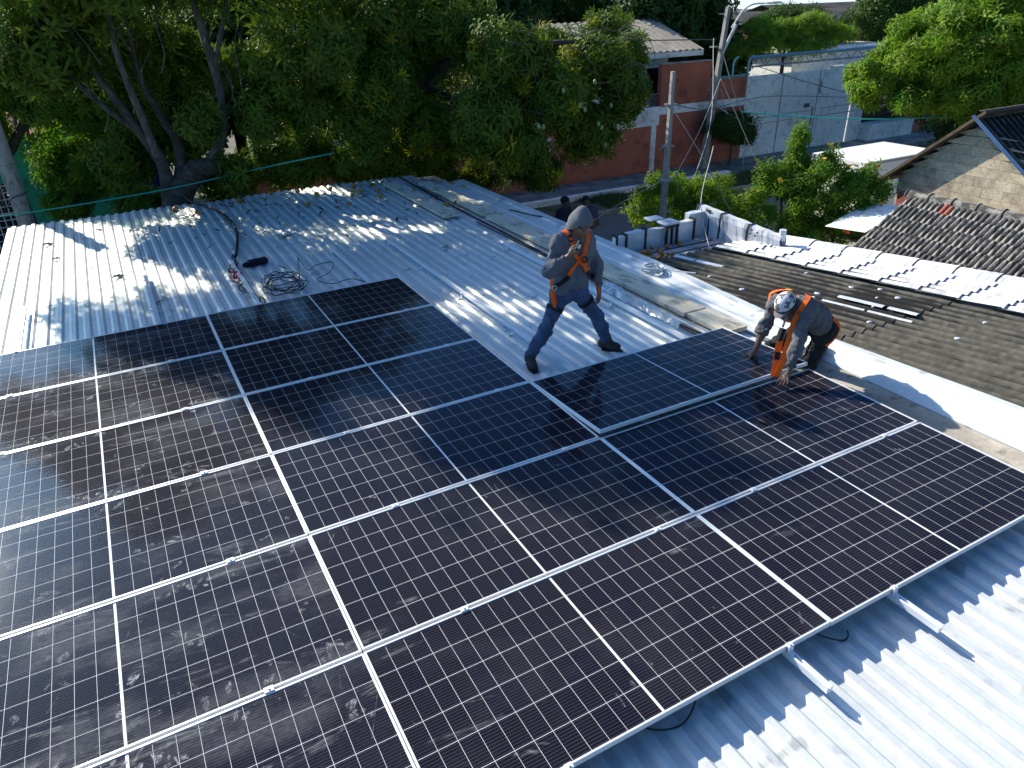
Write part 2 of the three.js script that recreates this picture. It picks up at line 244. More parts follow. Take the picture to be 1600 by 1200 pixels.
{ // grass tufts on the verge
  const blade = new THREE.BufferGeometry(); const P = []; const R = rng(7);
  for (let i = 0; i < 9; i++) { const a = R() * 6.28, x = (R() - 0.5) * 0.1, z = (R() - 0.5) * 0.1, h = 0.06 + R() * 0.1, l = 0.05 * R(); P.push(x - 0.004, 0, z, x + 0.004, 0, z + 0.002, x + Math.cos(a) * l, h, z + Math.sin(a) * l); }
  blade.setAttribute('position', new THREE.Float32BufferAttribute(P, 3)); blade.computeVertexNormals();
  const gm = new THREE.InstancedMesh(blade, phys({ color: lin(0.07, 0.12, 0.03), roughness: 0.9, transmission: 0.3, thickness: 0 }), 2600), m = new THREE.Matrix4(), c = new THREE.Color();
  for (let i = 0; i < 2600; i++) { let x, z; do { x = 6 + R() * 14; z = -10.95 + R() * 1.4; } while (vnoise(x * 0.9, z * 0.9, 4096, 3) < 0.35 + 0.3 * R()); m.makeRotationY(R() * 6).scale(V3(1.2, 0.8 + R() * 0.8, 1.2)).setPosition(x, GY + 0.1, z); gm.setMatrixAt(i, m); gm.setColorAt(i, c.setRGB(0.7 + 0.6 * R(), 0.8 + 0.4 * R(), 0.6 + 0.4 * R())); }
  gm.name = 'grass'; tag(gm, 'short patchy grass on the verge across the street', 'grass', null, 'stuff'); scene.add(gm);
}
// ---------- boundary wall across the street (front face at z = -13.1) ----------
const ZW = -13.1;
const bw = thing('boundary_wall', 'terracotta street wall with white bands and posts across the road', 'wall');
{
  const w = (name, x0, x1, y0, y1, m, d = 0.2, proud = 0) => part(name, metreUV(span(x0, x1, y0, y1, ZW - d, ZW + proud)), m, bw);
  w('wall_face', 2.6, 17.0, GY, -0.6, M.terracotta);
  w('wall_face', 17.003, 21.42, GY, -0.66, M.terracotta);
  w('white_band', 4, 21.42, -0.66 + 0.003, -0.37, M.whitepaint, 0.2, 0.012);
  w('wall_face', 17.3, 19.6, -0.367, 1.0, M.terracotta);
  w('wall_face', 19.603, 21.42, -0.367, 0.34, M.terracotta);
  w('white_band', 13.0, 17.297, -1.0, -0.66, M.whitepaint, 0.2, 0.012);
  for (const x of [16.97, 12.5, 8.0]) w('white_post', x, x + 0.22, GY, -1.003, M.whitepaint, 0.1, 0.02);
  w('coping', 17.25, 19.62, 1.003, 1.05, M.paving, 0.24, 0.04); w('coping', 19.63, 21.42, 0.343, 0.39, M.paving, 0.24, 0.04);
  part('rail', merge([tube([[19.63, 0.44, ZW - 0.1], [19.63, 1.0, ZW - 0.1]], 0.02), tube([[19.63, 0.42, ZW - 0.1], [21.4, 0.42, ZW - 0.1]], 0.02)]), std({ color: lin(0.25, 0.5, 0.45), roughness: 0.6 }), bw);
}
// white house behind the wall
M.fibre = std({ map: dataTex(256, 256, (u, v) => { const g = 0.60 + 0.2 * (fbm(u, v, 5, 5, 61) - 0.5) + 0.1 * (fbm(u, v, 40, 2, 63) - 0.5); return [g, g * 0.95, g * 0.86]; }, true, [0.5, 0.5]), roughness: 0.95 });
M.wood = std({ map: dataTex(256, 256, (u, v) => { const g = fbm(u * 1, v * 0.15, 24, 4, 71), k = 0.30 + 0.22 * (g - 0.5); return [k * 1.1, k * 0.9, k * 0.7]; }, true, [1, 1]), roughness: 0.85 });
M.darkglass = std({ color: lin(0.01, 0.012, 0.014), roughness: 0.15 });
{
  const t = thing('white_house', 'white house with a pale corrugated roof behind the terracotta wall', 'house');
  part('wall', metreUV(span(13.2, 18.6, GY, 1.35, -18, -14.4)), M.whitepaint, t);
  const pr = []; for (let i = 0; i <= 96; i++) { const x = 12.4 + i * 0.075; pr.push([x, 0.025 * Math.sin(i * 1.57)]); }
  part('roof', sheet(pr, range(-16.6, -13.6, 4), (x, y, z) => [x, 2.35 + y - (z + 16.6) * 0.32, z]), M.fibre, t);
  part('roof', sheet(pr, range(-19.4, -16.6, 4), (x, y, z) => [x, 2.35 + y + (z + 16.6) * 0.32, z]), M.fibre, t);
  part('eave_board', metreUV(span(12.4, 19.6, 1.18, 1.36, -13.68, -13.62)), M.whitepaint, t);
  for (const x of [14.2, 16.2, 17.6]) { const w = part('window', span(x, x + 0.7, -0.1, 0.8, -14.42, -14.37), M.darkglass, t); part('window_frame', merge([span(x - 0.06, x, -0.16, 0.86, -14.44, -14.34), span(x + 0.7, x + 0.76, -0.16, 0.86, -14.44, -14.34), span(x, x + 0.7, 0.8, 0.86, -14.44, -14.34), span(x, x + 0.7, -0.16, -0.1, -14.44, -14.34)]), M.whitepaint, w); }
  const bars = []; for (let i = 0; i < 10; i++) bars.push(span(16.9 + i * 0.045, 16.915 + i * 0.045, -0.55, 0.0, -13.25, -13.235)); bars.push(span(16.85, 17.37, -0.02, 0.01, -13.26, -13.225), span(16.85, 17.37, -0.56, -0.53, -13.26, -13.225));
  part('window_grille', merge(bars), std({ color: lin(0.04, 0.02, 0.02), roughness: 0.6 }), t);
}
// ---------- white metal gate ----------
M.gate = std({ map: concMap(44, 0.95, 0.10, [0.99, 1, 1], [0.25, 0.25]), roughness: 0.6, metalness: 0.0 });
M.steel = std({ color: lin(0.28, 0.30, 0.32), roughness: 0.5, metalness: 0.6 });
{
  const t = thing('metal_gate', 'tall white sheet metal gate with thin seams beside the terracotta wall', 'gate');
  const xs = [21.46, 23.38, 25.45, 27.5], tops = [0.36, 0.36, 0.36, 0.36];
  for (let i = 0; i < 3; i++) {
    const leaf = part('gate_leaf', metreUV(span(xs[i], xs[i + 1] - 0.06, GY + 0.06, tops[i], ZW - 0.06, ZW)), M.gate, t), c = (xs[i] + xs[i + 1]) / 2;
    part('cross_seam', span(xs[i] + 0.1, xs[i + 1] - 0.1, -1.22 + 0.05 * i, -1.19 + 0.05 * i, ZW - 0.01, ZW + 0.014), std({ color: lin(0.42, 0.44, 0.45), roughness: 0.6 }), leaf);
    part('vertical_seam', span(c - 0.25, c - 0.24, GY + 0.1, tops[i] - 0.05, ZW - 0.01, ZW + 0.012), M.gate, leaf);
    part('edge_post', span(xs[i + 1] - 0.058, xs[i + 1] - 0.002, GY, tops[i], ZW - 0.1, ZW - 0.02), std({ color: lin(0.10, 0.11, 0.12), roughness: 0.6 }), t);
  }
  part('lock_plate', merge([span(24.72, 25.02, -1.02, -0.86, ZW, ZW + 0.03, 0.01)]), std({ color: lin(0.05, 0.09, 0.12), roughness: 0.5 }), t);
  part('pull_handle', span(25.2, 25.26, -1.75, -1.0, ZW, ZW + 0.05, 0.01), std({ color: lin(0.35, 0.33, 0.28), roughness: 0.7 }), t);
  part('hasp', span(25.47, 25.56, -0.55, -0.05, ZW, ZW + 0.03, 0.01), M.steel, t);
  const tr = thing('gate_truss', 'blue-topped steel truss spanning above the white gate', 'truss');
  part('top_chord', tube([[21.75, 0.98, ZW - 0.3], [29.5, 1.0, ZW - 0.3]], 0.06), std({ color: lin(0.16, 0.3, 0.42), roughness: 0.5 }), tr);
  part('bottom_chord', tube([[21.75, 0.66, ZW - 0.3], [29.5, 0.68, ZW - 0.3]], 0.035), M.steel, tr);
  for (let i = 0; i < 19; i++) { const x = 21.8 + i * 0.4; part('lattice_bar', tube([[x, i % 2 ? 0.98 : 0.67, ZW - 0.3], [x + 0.4, i % 2 ? 0.67 : 0.98, ZW - 0.3]], 0.016, 5, 2), M.steel, tr); }
  for (const x of [20.95, 21.72]) part('arch_post', tube([[x, 0.3, ZW - 0.3], [x + 0.02, 0.9, ZW - 0.3], [x + 0.2, 1.05, ZW - 0.3]], 0.035), std({ color: lin(0.25, 0.5, 0.58), roughness: 0.5 }), tr);
}
// guard house right of the gate
{
  const t = thing('guard_house', 'white guard house with a dark barred window right of the gate', 'building');
  part('wall', metreUV(span(27.55, 28.4, GY, 0.3, ZW - 1.5, ZW + 0.0)), M.gate, t);
  part('wall', metreUV(span(28.403, 31.3, GY, -1.95, ZW - 0.2, ZW + 0.5)), M.whitepaint, t);
  part('wall', metreUV(span(28.403, 31.3, -1.0, -0.3, ZW - 1.5, ZW + 0.2)), M.whitepaint, t);
  const w = part('window', span(28.41, 31.3, -1.947, -1.003, ZW - 0.3, ZW - 0.2), M.darkglass, t);
  const b = []; for (let i = 0; i < 26; i++) b.push(span(28.45 + i * 0.11, 28.47 + i * 0.11, -1.947, -1.003, ZW - 0.05, ZW - 0.03)); for (let i = 0; i < 5; i++) b.push(span(28.41, 31.3, -1.85 + i * 0.19, -1.835 + i * 0.19, ZW - 0.052, ZW - 0.032));
  part('window_bars', merge(b), std({ color: lin(0.03, 0.02, 0.018), roughness: 0.7 }), w);
  part('wall', metreUV(span(31.303, 40, GY, -0.9, ZW - 0.2, ZW + 0.1)), M.terracotta, t, 'terracotta wall past the window');
}
// ---------- left: green and blue house, grille, tiled roof ----------
M.greenwall = std({ map: concMap(46, 0.82, 0.12, [0.30, 0.78, 0.60], [0.3, 0.3]), roughness: 0.9 });
M.bluewall = std({ map: concMap(47, 0.46, 0.1, [0.22, 0.32, 0.9], [0.3, 0.3]), roughness: 0.9 });
M.claytile = std({ map: dataTex(256, 256, (u, v) => { const g = 0.7 + 0.4 * (fbm(u, v, 6, 5, 81) - 0.5); return [0.62 * g, 0.42 * g, 0.36 * g]; }, true, [0.8, 0.8]), roughness: 0.95 });
{
  const t = thing('green_house', 'green painted house with a barred window and clay tile roof behind the trees', 'house');
  part('wall', metreUV(span(-9, -0.42, GY, 0.55, -17, ZW)), M.greenwall, t);
  part('wall', metreUV(span(-0.417, 0.75, GY, 0.4, -17, ZW - 0.02)), M.bluewall, t, 'deep blue painted end wall');
  part('window', span(-3.6, -2.75, GY + 0.5, -0.5, ZW - 0.01, ZW + 0.012), M.darkglass, t);
  const b = []; for (let i = 0; i < 7; i++) b.push(span(-3.62 + i * 0.145, -3.60 + i * 0.145, GY + 0.5, -0.5, ZW + 0.03, ZW + 0.05)); for (let i = 0; i < 11; i++) b.push(span(-3.65, -2.7, GY + 0.55 + i * 0.165, GY + 0.57 + i * 0.165, ZW + 0.032, ZW + 0.052));
  part('window_grille', merge(b), M.whitepaint, t);
  for (let r = 0; r < 7; r++) for (let c = 0; c < 15; c++) {
    if (!part.tile) { const g = new THREE.CylinderGeometry(0.11, 0.10, 0.44, 8, 1, true, 0, Math.PI); g.rotateZ(Math.PI / 2).rotateY(Math.PI / 2).rotateX(0); part.tile = g; }
    const m = part('roof_tile', part.tile, M.claytile, t); m.position.set(-4.6 + c * 0.22, 0.62 + r * 0.125, -13.0 - r * 0.33); m.rotation.set(0.36 + 0.02 * Math.sin(r * 5 + c), 0, 0);
  }
  part('roof_slab', metreUV(sheet([[-9, 0], [0.2, 0]], [-13.0, -15.6], (x, y, z) => [x, 0.56 - (z + 13.0) * 0.36, z])), M.claytile, t);
}
// ---------- neighbour's low roof: black corrugated sheets, white coated strip, ridge caps, parapet ----------
const SK = 0.165;                                             // the sheets run a little askew to the street
const nx = (x, z) => x + SK * (z - 0.85), ny = (z) => -0.20 + 0.05 * (z - 0.85);
const fibroMap = dataTex(1024, 1024, (u, v) => { const a = fbm(u, v, 5, 6, 91), b = fbm(u, v, 128, 3, 93), st = fbm(u, v, 32, 4, 95), cr = 0.5 + 0.5 * Math.cos((u * 40 - 5.27 / 0.16) * 2 * Math.PI), k = smooth(0.46, 0.66, a + 0.35 * (st - 0.5) + 0.42 * (cr - 0.5)); const g = lerp(0.085, 0.34, k) * (0.7 + 0.6 * b); return [g, g * lerp(1, 0.97, k), g * lerp(1.02, 0.87, k)]; }, true, [1 / 6.4, 1 / 6.4]);
M.fibro = std({ map: fibroMap, roughness: 0.95 });
M.whitecoat = std({ map: dataTex(512, 512, (u, v) => { const a = fbm(u, v, 6, 5, 101), b = fbm(u * 0.3, v, 40, 3, 103); const g = 0.86 + 0.1 * (a - 0.5) - 0.18 * smooth(0.6, 0.75, b); return [g, g, g * 1.01]; }, true, [0.5, 0.5]), roughness: 0.6 });
M.membrane = std({ map: dataTex(512, 512, (u, v) => { const a = fbm(u, v, 5, 5, 105), b = fbm(u, v, 70, 2, 107); const g = 0.84 + 0.2 * (a - 0.5) + 0.1 * (b - 0.5); return [g * 0.98, g, g * 1.02]; }, true, [0.7, 0.7]), roughness: 0.42, metalness: 0.2 });
M.bitumen = std({ color: lin(0.012, 0.012, 0.013), roughness: 0.6 });
M.gutter = std({ map: concMap(48, 0.70, 0.15, [1, 0.98, 0.98], [0.6, 0.6]), roughness: 0.85 });
const nb = thing('black_roofed_house', 'low neighbouring house with black corrugated roof, white ridge and silver parapet', 'house');
part('wall', metreUV(span(6.05, 7.9, GY, -0.5, 0.1, 11.5)), M.housewall, nb);
{
  const wp = 0.16, prof = (x0, n, amp, per = 6) => range(0, n * per, n * per).map((i) => [x0 + (i * wp) / per, amp * Math.cos((i / per) * 2 * Math.PI)]);
  // the black sheets: two lengths, each 6 corrugations wide
  for (let r = 0; r < 3; r++) for (let s = -1; s < 3; s++) {
    const x0 = 5.62 + s * 6 * wp - 0.35, z0 = 0.86 + r * 3.4, R = rng(r * 7 + s);
    const lift = 0.012 * (2 - r) * 0 + (r % 2) * -0.012;
    part('roof_sheet', sheet(prof(x0, 6 + (s === 2 ? -3 : 0), 0.040), range(z0 - (r ? 0.12 : 0.05 * Math.sin(s * 3)), z0 + 3.4, 24), (x, y, z) => { const e = flashOut(z) - 0.03, q = nx(x, z); return q < e ? [e, ny(z) - 0.12, z] : [q, ny(z) + y + lift + 0.006 * n3(x * 2, 5, z), z]; }), M.fibro, nb);
  }
  // white coated short sheets, lapped like steps towards the back
  for (let k = 0; k < 16; k++) {
    const z0 = 0.82 + k * 0.48;
    part('coated_sheet', sheet(prof(6.98, 5, 0.020, 8), range(z0, z0 + 0.53, 4), (x, y, z) => { const t = (z - z0) / 0.53; return [nx(x, z), ny(z) + y + 0.012 + 0.024 * t + 0.03 * (x - 6.98), z + 0.02 * Math.sin(k * 5 + x)]; }), M.whitecoat, nb);
    const cap = sheet(range(0, 10, 10).map((i) => { const t = i / 10; return [7.76 + 0.36 * t, 0.10 * Math.sin(Math.PI * Math.min(1, t * 1.05)) + 0.035 + (i === 0 ? -0.03 : 0)]; }), range(z0 + 0.03, z0 + 0.49, 3), (x, y, z) => { const t = (z - z0) / 0.5; return [nx(x, z), ny(z) + y + 0.012 * t, z]; });
    part('ridge_cap', cap, M.whitecoat, nb);
    const jt = sheet(range(0, 10, 10).map((i) => { const t = i / 10; return [7.765 + 0.34 * t, 0.098 * Math.sin(Math.PI * Math.min(1, t * 1.05)) + 0.03]; }), [z0 - 0.015, z0 + 0.045], (x, y, z) => [nx(x, z), ny(z) + y - 0.004, z + 0.03 * Math.sin((x - 7.76) * 14)]);
    part('ridge_joint', jt, M.bitumen, nb);
  }
  // pale repair strips on the black sheets
  const strip = (x, z0, z1, w) => part('repair_strip', sheet([[x - w, 0], [x - w / 2, 0.012], [x, 0.016], [x + w / 2, 0.012], [x + w, 0]], range(z0, z1, 8), (a, y, z) => [nx(a, z) + 0.006 * n3(z * 9, 2, a), ny(z) + 0.034 + y, z]), M.membrane, nb);
  strip(6.20, 3.42, 3.95, 0.045); strip(6.20, 4.0, 4.32, 0.04); strip(5.94, 3.40, 3.9, 0.018); strip(5.94, 3.94, 4.42, 0.022); strip(6.27, 0.9, 1.25, 0.05); strip(6.27, 1.28, 1.72, 0.05);
  // roof bolts with sealant blobs
  const R = rng(55), blob = new THREE.SphereGeometry(0.03, 7, 5).scale(1, 0.4, 1);
  for (let i = 0; i < 16; i++) { const z = 1.6 + R() * 5, x = 5.66 + (R() * 8 | 0) * wp; const m = part('sealant_patch', blob, M.membrane, nb); m.position.set(nx(x, z), ny(z) + 0.026, z); m.scale.set(0.6 + R(), 1, 0.5 + R()); }
  // gutter floor and silver parapet with black seams
  part('gutter_floor', metreUV(span(5.8, 7.62, -0.3, -0.236, 0.05, 1.3)), M.gutter, nb);
  const wob = (g, a) => { const p = g.attributes.position; for (let i = 0; i < p.count; i++) { const x = p.getX(i), y = p.getY(i), z = p.getZ(i); p.setXYZ(i, x + a * n3(x * 9, y * 9, z * 9 + 3), y + a * n3(x * 7 + 9, y * 9, z * 7), z + a * n3(x * 8, y * 8 + 5, z * 8)); } g.computeVertexNormals(); return g; };
  const wallBox = (x0, x1, y0, y1, z0, z1) => { const g = new THREE.BoxGeometry(x1 - x0, y1 - y0, z1 - z0, Math.ceil((x1 - x0) / 0.05), Math.ceil((y1 - y0) / 0.06), Math.ceil((z1 - z0) / 0.05)); g.translate((x0 + x1) / 2, (y0 + y1) / 2, (z0 + z1) / 2); return wob(metreUV(g), 0.012); };
  const px = [5.45, 5.62, 5.98, 6.48, 6.92, 7.22];
  const hs = [0.05, 0.08, 0.07, 0.09, 0.17, 0.25];
  for (let i = 0; i < 5; i++) part('parapet_block', wallBox(px[i] + 0.262, px[i + 1] + 0.258, -0.5, hs[i] - 0.03, 0.12 - (i > 3 ? 0.12 : 0), 0.22 - (i > 3 ? 0.1 : 0)), M.membrane, nb);
  for (let i = 0; i < 6; i++) { const x = px[i] + 0.27; part('black_seam', wob(merge([span(x - 0.014, x + 0.014, -0.24, hs[Math.max(0, i - 1)] + 0.0, 0.215, 0.24), span(x - 0.014, x + 0.014, hs[Math.max(0, i - 1)] - 0.03, hs[Math.max(0, i - 1)] + 0.004, 0.11, 0.24)]), 0.006), M.bitumen, nb); }
  part('parapet_cap', wob(metreUV(span(6.58, 6.84, 0.085, 0.115, 0.06, 0.3)), 0.01), M.whitecoat, nb);
  part('parapet_cap', wob(metreUV(span(6.50, 6.74, 0.10, 0.13, -0.16, 0.02)), 0.01), M.whitecoat, nb);
  part('black_seam', wob(span(6.60, 6.63, -0.24, 0.08, 0.25, 0.29), 0.004), M.bitumen, nb); part('black_seam', wob(span(6.80, 6.83, -0.24, 0.08, 0.25, 0.29), 0.004), M.bitumen, nb); part('black_seam', wob(span(6.60, 6.83, 0.04, 0.08, 0.25, 0.3), 0.004), M.bitumen, nb);
  const sideW = [[-0.02, 0.22], [0.44, 0.16], [0.94, 0.09], [1.5, 0.02]], sx = (z) => 7.44 + SK * z;   // side wall with a falling top
  for (let i = 0; i < 3; i++) {
    const [za, ha] = sideW[i], [zb, hb] = sideW[i + 1], prof = [[0, -0.26], [0.012, -0.12], [0, 0.8], [0.02, 1], [0.12, 1], [0.14, 0.8], [0.14, -0.26]];
    part('parapet_block', wob(sheet(prof, range(za + 0.005, zb - 0.005, 10), (x, y, z) => { const h = lerp(ha, hb, (z - za) / (zb - za)); return [sx(z) + x, y > 0.5 ? lerp(-0.26, h, y) : y, z]; }), 0.012), M.whitecoat, nb);
    part('black_seam', wob(sheet(prof.map(([x, y]) => [x < 0.07 ? x - 0.006 : x + 0.006, y]), range(za - 0.018, za + 0.02, 2), (x, y, z) => [sx(z) + x, y > 0.5 ? lerp(-0.26, ha + 0.008, y) : y, z + 0.01 * Math.sin(y * 9)]), 0.004), M.bitumen, nb);
  }
  for (const [y, z] of [[-0.02, 1.02], [0.04, 1.05], [-0.03, 1.12], [0.03, 1.16]]) part('drain_hole', new THREE.CylinderGeometry(0.016, 0.016, 0.012, 8).rotateZ(Math.PI / 2).translate(7.575, y, z), M.bitumen, nb);
  for (const z of [0.42, 0.62]) part('black_seam', wob(span(5.85, 7.4, -0.235, -0.228, z, z + 0.03), 0.003), M.bitumen, nb);
  const pipe = part('vent_pipe', new THREE.CylinderGeometry(0.05, 0.05, 0.16, 12).translate(7.78, 0.03, 1.45), M.membrane, nb);
}
// ---------- house with old clay tile roof and the gable house behind it ----------
{
  const t = thing('tile_roofed_house', 'old house with a weathered grey clay tile roof beside the gable wall', 'house');
  const RX = 11.1, RY = 0.08, S = 0.52, L = Math.hypot(1, S), ang = Math.atan(S), pw = 0.092, pl = 0.30;
  part('wall', metreUV(span(9.5, 12.6, GY, -0.75, 1.25, 8.5)), M.housewall, t);
  part('roof_deck', metreUV(sheet([[0, 0], [2.1, 0]], [1.1, 8.6], (x, y, z) => [RX - x, RY - x * S - 0.045, z])), M.wood, t);
  const mk = (s) => { const g = dataTex(128, 128, (u, v) => { const a = fbm(u, v, 4, 5, s), b = fbm(u, v, 30, 2, s + 2); const k = smooth(0.35, 0.65, a), q = 0.75 + 0.5 * b; return [lerp(0.28, 0.58, k) * q, lerp(0.275, 0.56, k) * q, lerp(0.26, 0.52, k) * q]; }, true); return std({ map: g, roughness: 0.97 }); };
  const tm = [111, 113, 117].map(mk), red = std({ color: lin(0.34, 0.11, 0.07), roughness: 0.95 }), dark = std({ color: lin(0.09, 0.085, 0.08), roughness: 0.95 });
  const tg = new THREE.CylinderGeometry(0.046, 0.037, pl + 0.06, 8, 1, true, -Math.PI / 2, Math.PI); tg.rotateX(-Math.PI / 2).rotateY(Math.PI / 2);   // arch up, wide end down-slope (-x)
  const R = rng(404), rest = [];
  for (let r = 0; r < 7; r++) for (let c = 0; c < 76; c++) {
    const d = (r + 0.5) * pl, z = 1.12 + (c + 0.5) * pw, m0 = R() < 0.1 ? dark : tm[R() * 3 | 0];
    const m = new THREE.Mesh(tg, r === 0 && (c === 7 || c === 8) ? red : m0);
    m.position.set(RX - (d * Math.cos(ang)), RY - d * Math.sin(ang) - 0.022 + 0.006 * R(), z + 0.006 * (R() - 0.5)); m.rotation.set(0, (R() - 0.5) * 0.04, ang + 0.13 + 0.03 * R());
    if (c < 42) { m.name = 'roof_tile'; m.castShadow = m.receiveShadow = true; t.add(m); }
    else { m.updateMatrix(); rest.push(tg.clone().applyMatrix4(m.matrix)); }
  }
  const o = part('roof_tiles', merge(rest), tm[0], t); o.userData.kind = 'stuff';
  const rg = new THREE.CylinderGeometry(0.10, 0.085, 0.44, 10, 1, true, -Math.PI / 2, Math.PI).rotateX(-Math.PI / 2), rl = new THREE.TorusGeometry(0.098, 0.018, 6, 10, Math.PI).rotateX(0);
  for (let k = 0; k < 16; k++) { const m = part('ridge_tile', rg, tm[k % 3], t); m.position.set(RX + 0.03, RY - 0.015, 1.28 + k * 0.40); m.rotation.x = 0.03; part('ridge_lip', rl, dark, m).position.z = -0.22; }
  part('verge_plaster', metreUV(span(9.4, 11.0, -1.6, -0.9, 0.98, 1.1)), M.whitepaint, t);
  part('white_awning', metreUV(sheet([[10.2, 0], [11.3, 0.0]], [0.25, 1.05], (x, y, z) => [x, -0.42 + (x - 10.2) * 0.25 + (z - 1.05) * 0.1, z])), M.whitepaint, t);
}
M.blocks = [0, 1, 2, 3].map((k) => std({ map: concMap(120 + k, 0.68 + 0.03 * k, 0.16, [1, 0.93, 0.80], [2, 2]), roughness: 0.97 }));
{
  const t = thing('gable_house', 'house with a bare block gable wall, pink lower wall and black corrugated roof', 'house'), X = 12.7, pk = [1.12, 1.12], z0 = -0.25, y0 = -0.02, z2 = 2.75, y2 = -0.12;   // peak at z 1.12
  const shp = (off, yb) => { const s = new THREE.Shape(); s.moveTo(z0, yb); s.lineTo(z0, y0); s.lineTo(pk[0], pk[1]); s.lineTo(z2, y2); s.lineTo(z2, yb); s.closePath(); return s; };
  const g = new THREE.ExtrudeGeometry(shp(0, GY), { depth: 4, bevelEnabled: false }); g.rotateY(Math.PI / 2); g.applyMatrix4(new THREE.Matrix4().makeScale(1, 1, -1)); g.translate(X + 0.03, 0, 0);
  part('wall', metreUV(flat(g)), M.concrete, t);
  // blocks of the gable, each its own piece
  const bh = 0.165, bl = 0.36, R = rng(88), top = (z) => (z < pk[0] ? y0 + (pk[1] - y0) * (z - z0) / (pk[0] - z0) : pk[1] + (y2 - pk[1]) * (z - pk[0]) / (z2 - pk[0])) - 0.03;
  for (let j = 0; j < 8; j++) for (let i = 0; i < 10; i++) {
    const ya = -0.28 + j * bh, za = z0 + 0.0 + (i - (j % 2) * 0.5) * bl, zb = za + bl - 0.004, yb = ya + bh - 0.004;
    const c0 = Math.max(za, z0 + 0.01), c1 = Math.min(zb, z2); if (c1 - c0 < 0.05) continue;
    const t0 = Math.min(yb, top(c0)), t1 = Math.min(yb, top(c1)); if (Math.max(t0, t1) < ya + 0.02) continue;
    const s = new THREE.Shape([[c0, ya], [c1, ya], [c1, Math.max(ya + 0.001, t1)], [c0, Math.max(ya + 0.001, t0)]].map(([a, b]) => new THREE.Vector2(a, b)));
    const bg = new THREE.ExtrudeGeometry(s, { depth: 0.03 + 0.003 * R(), bevelEnabled: false }); bg.rotateY(-Math.PI / 2);   // shape x (-z) -> world z, depth -> -x
    bg.translate(X + 0.028, 0, 0);
    part('wall_block', metreUV(flat(bg)), M.blocks[R() * 4 | 0], t);
  }
  part('plaster_band', metreUV(span(X - 0.025, X + 0.02, GY, -0.295, z0 + 0.4, z2)), std({ map: concMap(131, 0.66, 0.3, [1, 0.88, 0.78], [0.7, 0.7]), roughness: 0.95 }), t);
  part('pink_wall', metreUV(span(X - 0.06, X - 0.028, GY, -0.31, -0.15, 1.55)), std({ map: concMap(133, 0.70, 0.34, [1, 0.60, 0.54], [0.5, 0.5]), roughness: 0.95 }), t, 'faded pink painted lower wall');
  // left slope: tiles over the verge; right slope: black corrugated sheets
  const sl = (a, b, n) => Math.atan2(b[1] - a[1], b[0] - a[0]);
  const dz = pk[0] - z0, dy = pk[1] - y0, len = Math.hypot(dz, dy), an = Math.atan2(dy, dz);
  part('roof_slope', metreUV(box(4.4, 0.05, len + 0.5, 0, 0, 0).applyMatrix4(new THREE.Matrix4().makeRotationX(-an)).translate(X + 2.0, (y0 + pk[1]) / 2 + 0.02, (z0 + pk[0]) / 2 - 0.12)), M.wood, t);
  const vg = new THREE.CylinderGeometry(0.07, 0.06, 0.42, 8, 1, true, -Math.PI / 2, Math.PI).rotateX(-Math.PI / 2), tmm = std({ map: concMap(135, 0.42, 0.3, [1, 0.88, 0.75], [2, 2]), roughness: 0.97 });
  for (let k = 0; k < 7; k++) for (let c = 0; c < 3; c++) { const f = (k + 0.2) / 6, m = part('verge_tile', vg, tmm, t); m.position.set(X - 0.12 + c * 0.15, lerp(y0, pk[1], f) + 0.06 - 0.12, lerp(z0, pk[0], f) - 0.16); m.rotation.set(-an + 0.06, 0, 0); }
  const pr = range(0, 160, 160).map((i) => [X - 0.25 + i * 0.03, 0.022 * Math.cos(i * 1.2)]);
  part('black_roof_sheet', sheet(pr, range(0, 2.1, 6), (x, y, s) => [x, pk[1] + 0.09 + y - s * 0.735, pk[0] - 0.1 + s]), M.fibro, t);
  part('roof_flashing', sheet([[0, 0], [0.1, 0.02]], range(0, 2.1, 6), (x, y, s) => [X - 0.30 + x, pk[1] + 0.10 + y - s * 0.735, pk[0] - 0.1 + s]), M.membrane, t);
  part('ridge', tube([[X - 0.2, pk[1] + 0.12, pk[0] - 0.05], [X + 4, pk[1] + 0.12, pk[0] - 0.05]], 0.07, 8), tmm, t);
}
